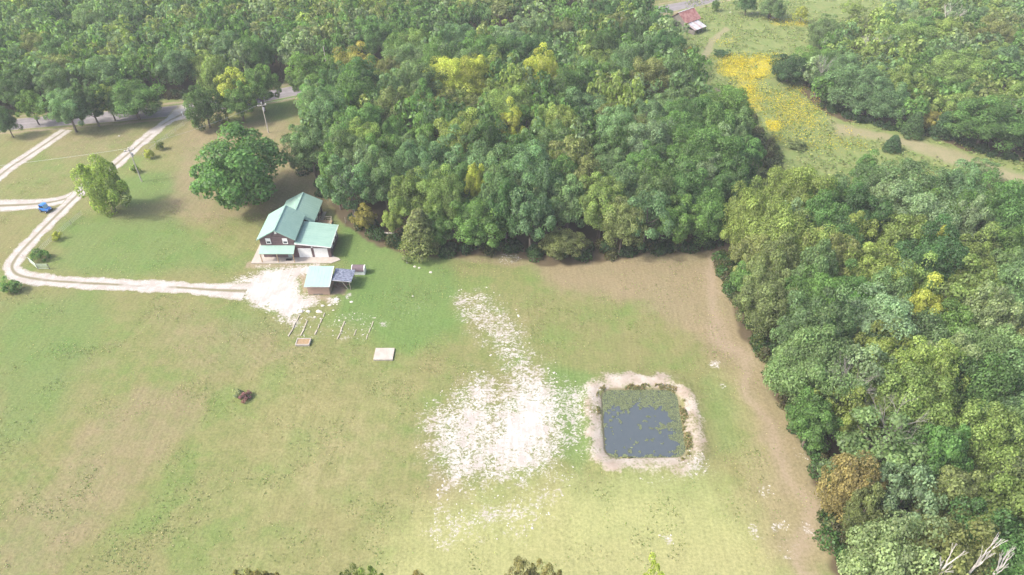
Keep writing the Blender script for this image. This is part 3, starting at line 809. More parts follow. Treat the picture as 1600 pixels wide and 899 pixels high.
rb = MB(); rb.add([(-32.0, y, z) for y, z in arc] + [(-29.6, y, z) for y, z in arc] + [(-32.0, y, z - .08) for y, z in arc] + [(-29.6, y, z - .08) for y, z in arc],
                  [(i, i + 9, i + 10, i + 1) for i in range(8)] + [(i + 18, i + 19, i + 28, i + 27) for i in range(8)] + [(0, 18, 27, 9), (8, 17, 35, 26)])
part_at(W, 'roof', rb, M['brownroof'])
for x0_, x1_ in ((-29.58, -29.44), (-32.04, -31.92)):
    part_at(W, 'gable_end', MB().add([(x0_, y, z) for y, z in arc] + [(x1_, y, z + .02) for y, z in arc], [tuple(range(8, -1, -1)), tuple(range(9, 18))] + [(i, i + 1, i + 10, i + 9) for i in range(8)]), M['white'])

o = MB().box(-24.1, -20.75, 82.7, 85.55, -.05, .28).build('concrete_pad', M['concrete']); tag(o, 'bare square concrete slab lying in the grass below the shed', 'slab')
B = thing('planter_box', 'low concrete planter filled with dry weeds at garden rows', 'planter', (-37.25, 87.0, 0))
for nm, b in (('side', (-38.5, -36.0, 86.2, 86.36)), ('side', (-38.5, -36.0, 87.7, 87.86)), ('end', (-38.5, -38.35, 86.363, 87.697)), ('end', (-36.15, -36.0, 86.363, 87.697))):
    part_at(B, nm, MB().box(*b, -.05, .45), M['concrete'])
part_at(B, 'soil', MB().box(-38.347, -36.153, 86.363, 87.697, -.05, .36), simple('dry_soil', (.30, .20, .12), (.20, .15, .08), .95, 3))
ROWS = [((235, 115), (85, 400), 'longest-gapped pale timber row at far left of the garden'), ((340, 180), (245, 400), 'thin broken pale timber row just behind the concrete planter'), ((570, 80), (430, 380), 'straight pale timber row right of the concrete planter'),
        ((830, 190), (735, 430), 'pale timber row in the middle of the weedy garden'), ((980, 310), (945, 395), 'shortest pale timber row of the weedy garden'), ((1210, 190), (1100, 450), 'pale timber row at right end of the garden, toward concrete slab')]
for (a, b, lb) in ROWS:
    p0 = at(440 + a[0] / 8.42, 480 + a[1] / 8.42); p1 = at(440 + b[0] / 8.42, 480 + b[1] / 8.42)
    root = thing('timber_row', lb, 'garden edging', (*p0, 0), 0, 'timber rows of the old garden')
    n = max(1, int(math.dist(p0, p1) / 1.5))
    for k in range(n):
        a_ = Vector((*p0, .06)).lerp(Vector((*p1, .06)), k / n); b_ = Vector((*p0, .06)).lerp(Vector((*p1, .06)), (k + random.uniform(.72, .97)) / n)
        j = Vector((random.uniform(-.08, .08), 0, 0))
        part_at(root, 'board', MB().bar(a_ + j, b_ - j, random.uniform(.13, .24), .14), M['palewood'])

def rock_mesh(name, seed):
    rr = random.Random(seed); mb = MB()
    ring = lambda r, z, n=7: [(r * math.cos(2 * math.pi * k / n + .2) * rr.uniform(.75, 1.2), r * math.sin(2 * math.pi * k / n + .2) * rr.uniform(.75, 1.2), z * rr.uniform(.8, 1.1)) for k in range(n)]
    vs = ring(1, -.15) + ring(.95, .3) + ring(.6, .62) + [(0, 0, .7)]
    mb.add(vs, [(i, (i + 1) % 7, 7 + (i + 1) % 7, 7 + i) for i in range(7)] + [(7 + i, 7 + (i + 1) % 7, 14 + (i + 1) % 7, 14 + i) for i in range(7)] + [(14 + i, 14 + (i + 1) % 7, 21) for i in range(7)])
    return mb.mesh(name, M['stone'])
RK = [rock_mesh('boulder', k) for k in range(4)]
ROCKS = [(648, 417, .45, 'pale boulder left of the pair in grass right of tiny shed'), (655, 419, .42, 'pale boulder right of the pair in grass right of tiny shed'), (673, 426, .5, 'largest lone white boulder in grass below the wood edge'), (636, 411, .25, 'smallest white stone in grass above the boulder pair'),
         (645, 463, .28, 'small white stone in green grass left of the gravel scatter'), (492, 496, .42, 'round white boulder between the first garden rows'),
         (470, 487, .75, 'flat white block, leftmost of the row under the gravel yard'), (482, 487, .7, 'flat white block, second from left under the gravel yard'), (498, 487, .8, 'flat white block, rightmost of the row under the gravel yard'), (504, 478, .6, 'upper white block between gravel yard and garden rows'),
         (515, 477, .55, 'white block farthest right between shed and garden rows'), (521, 485, .35, 'little white block just above the third garden row'), (526, 468, .8, 'flat pale slab stone in front of the slate lean-to'), (549, 472, .55, 'pale flat stone alone right of the lean-to'),
         (1142, 20, .8, 'left white boulder in far meadow right of the red barn'), (1175, 21, .7, 'middle white boulder in far meadow near the trees'), (1184, 20, .6, 'right white boulder in far meadow beside the trees'), (186, 213, .45, 'white stone alone on the grass between the two drives'), (34, 400, .35, 'white stone on grass inside the bend of the drive'), (600, 554, .2, '')]
for i, (px, py, r_, lb) in enumerate(ROCKS[:-1]):
    o = bpy.data.objects.new('boulder', RK[i % 4]); link(o)
    x, y = at(px, py); o.location = (x, y, gz(x, y) - .02); o.scale = (r_ * .72, r_ * .55, r_ * .7 * (.5 if 'flat' in lb or 'block' in lb else .9)); o.rotation_euler = (0, 0, random.uniform(-.3, .3))
    tag(o, lb, 'rock', 'loose white rocks')

# ------------------------------------------------------------------ far barn and far shelter
BN = thing('barn', 'old barn with rusty red tin roof and grey lean-to', 'barn', (64.0, 245.8, 0), R(41))
def local(root, name, mb, m, parent=None): return mb.build(name, m, parent or root)
# local frame: x along the ridge (down-left to up-right), y away from the camera
bw = MB(); bw.add([(-4, 0, 0), (4, 0, 0), (4, 7, 0), (-4, 7, 0), (-4, 0, 3.4), (4, 0, 3.4), (4, 7, 3.4), (-4, 7, 3.4), (-4, 3.5, 5.8), (4, 3.5, 5.8)],
                  [(3, 2, 1, 0), (0, 1, 5, 4), (2, 3, 7, 6), (1, 2, 6, 9, 5), (3, 0, 4, 8, 7), (4, 5, 9, 8), (6, 7, 8, 9)])
local(BN, 'wall', bw, M['oldwood'])
local(BN, 'roof', MB().slab([(-4.4, -.5, 3.15), (4.4, -.5, 3.15), (4.4, 3.5, 5.95), (-4.4, 3.5, 5.95)], .1), M['rust'])
local(BN, 'roof', MB().slab([(4.4, 7.5, 3.15), (-4.4, 7.5, 3.15), (-4.4, 3.5, 5.95), (4.4, 3.5, 5.95)], .1), M['rust'])
local(BN, 'ridge_cap', MB().bar((-4.4, 3.5, 5.98), (4.4, 3.5, 5.98), .3, .06), M['tin'])
lt = [(-4.0, -4.4, 1.7), (2.6, -4.4, 1.7), (2.6, -.2, 2.95), (-4.0, -.2, 2.95)]
for k in range(6):
    a = Vector(lt[0]).lerp(Vector(lt[1]), k / 6); b = Vector(lt[0]).lerp(Vector(lt[1]), (k + .97) / 6); c = Vector(lt[3]).lerp(Vector(lt[2]), (k + .97) / 6); d = Vector(lt[3]).lerp(Vector(lt[2]), k / 6)
    o = local(BN, 'roof_sheet', MB().slab([a, b, c, d], .05), M['tin'] if k % 3 else simple('rusted_tin', (.36, .30, .29), (.26, .18, .16), .6, 1))
    o.location.z = random.uniform(0, .06)
for x in (-3.8, -1.6, .5, 2.4): local(BN, 'post', MB().box(x - .1, x + .1, -4.2, -4.0, 0, 1.66), M['oldwood'])
local(BN, 'side_boards', MB().box(-3.9, -3.8, -3.9, -.02, .1, 1.5), M['oldwood'])
local(BN, 'door_opening', MB().box(-4.05, -4.003, 2.2, 4.8, .05, 2.8), M['dark'])
local(BN, 'door_opening', MB().box(4.003, 4.05, 2.2, 4.8, .05, 2.8), M['dark'])
FS = thing('livestock_shelter', 'small pale grey shelter under trees beyond the yellow flowers', 'shelter', (*at(1208, 30), 0), R(8))
local(FS, 'wall', MB().add([(-1.3, 0, 0), (1.3, 0, 0), (1.3, 1.6, 0), (-1.3, 1.6, 0), (-1.3, 0, 1.5), (1.3, 0, 1.5), (1.3, 1.6, 1.9), (-1.3, 1.6, 1.9)],
                           [(4, 5, 6, 7), (0, 1, 5, 4), (1, 2, 6, 5), (2, 3, 7, 6), (3, 0, 4, 7)]), simple('pale_board', (.46, .40, .38), (.34, .28, .26), .85, 2))
local(FS, 'roof', MB().slab([(-1.6, -.25, 1.55), (1.5, -.25, 1.55), (1.5, 1.8, 2.06), (-1.6, 1.8, 2.06)], .08), M['rust'])
local(FS, 'opening', MB().box(-1.55, -1.303, .1, 1.5, .05, 1.45), M['dark'])

# ------------------------------------------------------------------ blue utility vehicle
V = thing('utility_vehicle', 'small blue utility vehicle parked where the white drives fork', 'vehicle', (*at(72.5, 330), .02), R(-20))
bd = MB().prism([(-1.15, .42), (1.15, .42), (1.2, .8), (.65, .98), (-.5, 1.0), (-1.2, .92)], -.68, .68); local(V, 'body', bd, M['blue'])
local(V, 'roof', MB().prism([(-.72, 1.72), (.3, 1.74), (.36, 1.80), (-.2, 1.88), (-.78, 1.80)], -.66, .66), M['blue'])
local(V, 'windshield', MB().add([(.62, -.6, .99), (.62, .6, .99), (.34, .6, 1.72), (.34, -.6, 1.72), (.58, -.6, .99), (.58, .6, .99), (.30, .6, 1.72), (.30, -.6, 1.72)], [(0, 1, 2, 3), (7, 6, 5, 4), (0, 4, 5, 1), (1, 5, 6, 2), (2, 6, 7, 3), (3, 7, 4, 0)]), simple('bright_glass', (.25, .42, .55), (.30, .48, .6), .1, 1, 2, 0, .01, spec=.6))
local(V, 'rear_panel', MB().box(-.76, -.70, -.6, .6, 1.0, 1.72), M['blue'])
local(V, 'seat', MB().box(-.62, -.1, -.55, .55, 1.01, 1.2), M['black'])
for x in (-.78, .78):
    for y in (-.72, .72):
        w_ = MB(); w_.tube([(x, y - .12, .34), (x, y + .12, .34)], [.34, .34], 14); wo = local(V, 'wheel', w_, M['black'])
        MB().tube([(x, y - .125, .34), (x, y + .125, .34)], [.17, .17], 10).build('hub', M['tin'], wo)
for y in (-.45, .45): local(V, 'headlight', MB().box(1.17, 1.22, y - .13, y + .13, .62, .76), M['white'])
for y in (-.62, .62):
    local(V, 'roof_post', MB().bar((-.72, y, 1.0), (-.74, y, 1.74), .06), M['black'])

# ------------------------------------------------------------------ fence, gate panels, poles, cables, mailbox
FN = [at(*p) for p in [(60, 398), (92, 368), (130, 336)]]
FN2 = [at(*p) for p in [(225, 246), (262, 216), (300, 187)]]
def wire_fence(pts, label):
    root = thing('wire_fence', label, 'fence', (*pts[0], 0))
    P = [Vector((*p, 0)) for p in pts]
    for i in range(len(P) - 1):
        n = max(1, int((P[i + 1] - P[i]).length / 3.5))
        for k in range(n):
            a = P[i].lerp(P[i + 1], k / n); h = random.uniform(1.1, 1.3)
            part_at(root, 'post', MB().tube([(a.x, a.y, -.05), (a.x + random.uniform(-.04, .04), a.y, h)], [.06, .05], 5), M['polewood'])
    for z in (.3, .6, .9, 1.15):
        part_at(root, 'wire', MB().tube([(p.x, p.y, z) for p in P], [.018] * len(P), 4), M['wire'])
    vw = MB()
    for i in range(len(P) - 1):
        L = (P[i + 1] - P[i]).length
        for k in range(int(L / .5)):
            a = P[i].lerp(P[i + 1], k * .5 / L); vw.bar((a.x, a.y, .1), (a.x, a.y, 1.15), .015)
    part_at(root, 'woven_wire', vw, M['wire'])['kind'] = 'stuff'
wire_fence(FN, 'wire fence along the drive, near the bend and pipe gate')
wire_fence(FN2, 'wire fence along the drive, upper stretch toward the road')
GP = [at(*p) for p in [(47, 410), (60, 421), (78, 421)]]
gt = thing('pipe_gate', 'pale green pipe gate panels at the bend of the drive', 'gate', (*GP[0], 0))
for a, b in ((0, 1), (1, 2)):
    for z in (.25, .62, 1.0, 1.3):
        part_at(gt, 'rail', MB().tube([(*GP[a], z), (*GP[b], z)], [.045, .045], 6), simple('pale_green_pipe', (.40, .46, .39), (.34, .41, .34), .5, 2))
for p in GP: part_at(gt, 'post', MB().tube([(*p, -.05), (*p, 1.4)], [.075, .075], 7), M['oldwood'])

def utility_pole(base, h, label, arm=True, rz=0.0, lamp=False):
    root = thing('utility_pole', label, 'utility pole', (*base, 0), rz, 'utility poles')
    MB().tube([(0, 0, -.1), (0, 0, h * .5), (0, 0, h)], [.15, .125, .10], 8).build('pole', M['polewood'], root)
    if arm:
        MB().box(-1.1, 1.1, -.08, .08, h - .7, h - .52).build('crossarm', M['polewood'], root)
        for x in (-1.0, 0, 1.0):
            z = h - .52 if x else h
            MB().tube([(x, 0, z), (x, 0, z + .12), (x, 0, z + .24)], [.09, .12, .05], 7).build('insulator', M['white'], root)
    if lamp:
        MB().tube([(.2, -.28, h - 2.1), (.2, -.28, h - 1.2)], [.26, .26], 9).build('transformer', M['tin'], root)
    return root
PA = at(221.7, 284); PB = at(420, 208); PC = (at(733, 130)[0] + 6, 232.0); PD = at(509, 118)
utility_pole(PA, 9.0, 'grey wooden pole on the grass right of lone tree', True, R(35), True)
utility_pole(PB, 8.5, 'pale pole with white crossarm behind the big round tree', True, R(25), True)
def pole_for(px, py_top, y):
    """a pole at forward distance y whose top shows at px,py_top: returns base, height"""
    yy = (py_top - 449.5) / FPX; t = y / (CP - yy * SP)
    return ((px - 800) / FPX * t, y), CAMH - t * (SP + yy * CP)
bC, hC = pole_for(733, 87, 221)
utility_pole(bC, hC, 'pole with crossarm rising above the bright yellow-green tree', True, R(30))
bD, hD = pole_for(505, 73, 205)
utility_pole(bD, hD, 'thin bare pole before the wood beyond the road', False)
def cable(a, b, sag, label):
    a = Vector(a); b = Vector(b)
    pts = [a.lerp(b, k / 14) - Vector((0, 0, sag * 4 * (k / 14) * (1 - k / 14))) for k in range(15)]
    tag(MB().tube(pts, [.022] * 15, 4).build('power_line', M['wire']), label, 'power line')
cable((*PA, 8.9), (*PB, 8.4), .8, 'power line between the pole by lone tree and crossarm pole')
cable((*PB, 8.4), (*bC, hC - .1), 1.0, 'power line from crossarm pole over the middle wood')
cable((*PA, 8.9), (-150, 128, 8.5), .8, 'power line running left from the pole by lone tree')
mbx = thing('mailbox', 'white mailbox on post where the drive meets the road', 'mailbox', (*at(286, 182), 0))
MB().box(-.06, .06, -.06, .06, 0, 1.1).build('post', M['white'], mbx)
MB().prism([(-.14, 1.1), (.14, 1.1), (.14, 1.3), (.07, 1.38), (-.07, 1.38), (-.14, 1.3)], -.28, .28).build('box', M['white'], mbx)
lg = thing('log', 'pale fallen log at the wood edge right of the house', 'log', (*at(607, 366), .2))
MB().tube([(-1.4, .1, 0), (0, 0, .05), (1.5, -.15, .02)], [.24, .22, .17], 8).build('log', M['dead']).parent = lg
tag(MB().tube([(*at(540, 349), -.1), (*at(540.5, 349), 1.5)], [.11, .09], 7).build('wooden_post', M['palewood']), 'short pale wooden post in grass behind the garage', 'post')

# ------------------------------------------------------------------ trees
def crown(name, seed, RR, HH, nclump, per, leaf, shape='round', m=None, lumps=.36):
    """leafy crown around the origin: radius RR, height HH, made of leaf clumps with gaps between"""
    r = np.random.default_rng(seed)
    k = np.arange(nclump) + .5
    phi = k * 2.399963 + r.uniform(0, 6.28)
    if shape == 'cone':
        v = (k / nclump)
        zz = -.5 + v ** .85 * 1.0; rad = (1 - v) ** .75 * .92 + .05
        C = np.stack([rad * np.cos(phi) * RR, rad * np.sin(phi) * RR, zz * HH], 1)
        cr = RR * (.22 + .22 * (1 - v)) * r.uniform(.8, 1.2, nclump)
    else:
        ct = 1 - k / nclump * 1.72                       # from the top down to well below the middle
        st = np.sqrt(np.clip(1 - ct ** 2, 0, 1))
        rad = r.uniform(.55, 1.02, nclump) * (1 + .16 * np.sin(phi * 2 + seed) + .1 * np.sin(phi * 3 + seed * 2.1))
        C = np.stack([st * np.cos(phi) * rad * RR, st * np.sin(phi) * rad * RR, (ct * rad * .5) * HH], 1)
        C += r.normal(0, .13 * RR, C.shape)
        cr = RR * lumps * r.uniform(.65, 1.25, nclump)
        C = np.concatenate([C, r.normal(0, .28, (nclump // 5, 3)) * [RR, RR, HH * .5]]); cr = np.concatenate([cr, np.full(nclump // 5, RR * .38)])
    n = len(C)
    ctint = r.uniform(.72, 1.28, n)
    d = r.normal(size=(n * per, 3)); d /= np.linalg.norm(d, axis=1, keepdims=True)
    ci = np.repeat(np.arange(n), per)
    outw = C[ci] / (np.linalg.norm(C[ci], axis=1, keepdims=True) + 1e-6)
    d = d + outw * .45 + np.array([0, 0, .35]); d /= np.linalg.norm(d, axis=1, keepdims=True)
    rr = cr[ci] * r.uniform(.45, 1.08, n * per) ** .6
    P = C[ci] + d * rr[:, None] * [1, 1, .8]
    N = d * .9 + r.normal(0, .42, d.shape) + np.array([0, 0, .45])
    global rng
    keep = rng; rng = r
    vs, fs = leaf_quads(P, N, leaf * r.uniform(.6, 1.3, n * per), .75)
    rng = keep
    return vs, fs, np.repeat(ctint[ci] * r.uniform(.9, 1.1, n * per), 4)
def crown_mesh(name, *a, **k):
    vs, fs, ti = crown(name, *a, **k)
    return np_mesh(name, vs, fs, M['leaf'], {'tint': ti})
BASE_R = 4.5; BASE_H = 8.0
CR = [crown_mesh('crown', 100 + i, BASE_R, BASE_H, 46 + 4 * (i % 4), 225, .36, lumps=.27 + .03 * (i % 4)) for i in range(9)]
CRBIG = [crown_mesh('crown', 120 + i, 6.0, 10.0, 74 + 5 * i, 270, .34, lumps=.23 + .015 * i) for i in range(6)]
CRAIRY = [crown_mesh('crown', 140 + i, BASE_R, BASE_H, 36, 170, .35, lumps=.25) for i in range(3)]
CRCONE = [crown_mesh('crown', 160 + i, 2.6, 8.0, 70, 110, .34, shape='cone') for i in range(2)]
CRBUSH = [crown_mesh('crown', 180 + i, 1.5, 2.0, 16, 90, .26, lumps=.36) for i in range(3)]

def trunk_mesh(seed, h=9.0):
    rr = random.Random(seed); mb = MB()
    mb.tube([(0, 0, -.2), (.05, 0, h * .25), (rr.uniform(-.2, .2), rr.uniform(-.2, .2), h * .6), (rr.uniform(-.4, .4), rr.uniform(-.4, .4), h)], [.34, .25, .17, .06], 7)
    for k in range(7):
        a = rr.uniform(0, 6.28); z0 = h * rr.uniform(.28, .62); l = rr.uniform(2.0, 3.6)
        p0 = Vector((0, 0, z0)); p1 = p0 + Vector((math.cos(a) * l * .55, math.sin(a) * l * .55, l * .45)); p2 = p0 + Vector((math.cos(a + .2) * l, math.sin(a + .2) * l, l * .95))
        mb.tube([p0, p1, p2], [.14, .09, .03], 5)
    return mb.mesh('trunk', M['bark'])
TR = [trunk_mesh(k) for k in range(4)]

PAL = {  # leaf colours by everyday name
    'dark green': (.086, .168, .054), 'mid green': (.126, .232, .064), 'grey-green': (.152, .246, .106), 'pale grey-green': (.212, .290, .148),
    'yellow-green': (.218, .292, .084), 'light green': (.295, .410, .115), 'bright yellow-green': (.39, .43, .09), 'golden': (.315, .30, .08), 'olive': (.200, .240, .090), 'russet': (.265, .242, .105), 'bright green': (.150, .275, .082), 'cedar green': (.072, .138, .054)}
TREES = []      # dictionaries for labelling
def place_tree(x, y, r, h, colour, kind='broad', label=None, zone=None, seed=None, name='tree', group='trees of the woods and fields', hbase=None):
    i = len(TREES) if seed is None else seed
    rr = random.Random(i * 7 + 1)
    root = bpy.data.objects.new(name, None); root.empty_display_size = .5; link(root)
    root.location = (x, y, gz(x, y)); root.rotation_euler = (0, 0, rr.uniform(0, 6.28))
    if kind == 'cone':
        me = CRCONE[i % 2]; s = (r / 2.6, r / 2.6, h * .96 / 8.6); zc = h * .52
    elif kind == 'bush':
        me = CRBUSH[i % 3]; s = (r / 1.6, r / 1.6, h / 2.1); zc = h * .5
    else:
        me = (CRAIRY if kind == 'airy' else CR)[i % (3 if kind == 'airy' else 9)]
        bR, bH = BASE_R, BASE_H
        if kind == 'broad' and r > 4.6 and hbase is None: me = CRBIG[i % 6]; bR, bH = 6.0, 10.0
        lo = hbase if hbase is not None else h * (rr.uniform(.08, .16) if zone in ('right', 'farright') else rr.uniform(.18, .28))
        ch = (h - lo) * 1.02; zc = lo + ch * .47; s = (r / bR * rr.uniform(.94, 1.06), r / bR * rr.uniform(.94, 1.06), ch / bH * .97)
    c = bpy.data.objects.new('crown', me); link(c, root); c.location = (0, 0, zc); c.scale = s
    b = PAL[colour]; j = rr.uniform(.86, 1.14); w = rr.uniform(.92, 1.08)
    c.color = (b[0] * j * w, b[1] * j, b[2] * j / w, 1)
    t = bpy.data.objects.new('trunk', TR[i % 4]); link(t, root)
    ts = (max(r, 1.2) / BASE_R) * (1 if kind != 'bush' else .3); t.scale = (ts, ts, (zc + .15 * h) / 9.0)
    root['category'] = {'bush': 'bush'}.get(kind, 'tree')
    root['group'] = group
    if label: root['label'] = label
    TREES.append(dict(o=root, x=x, y=y, r=r, h=h, colour=colour, zone=zone, kind=kind, label=label))
    return root

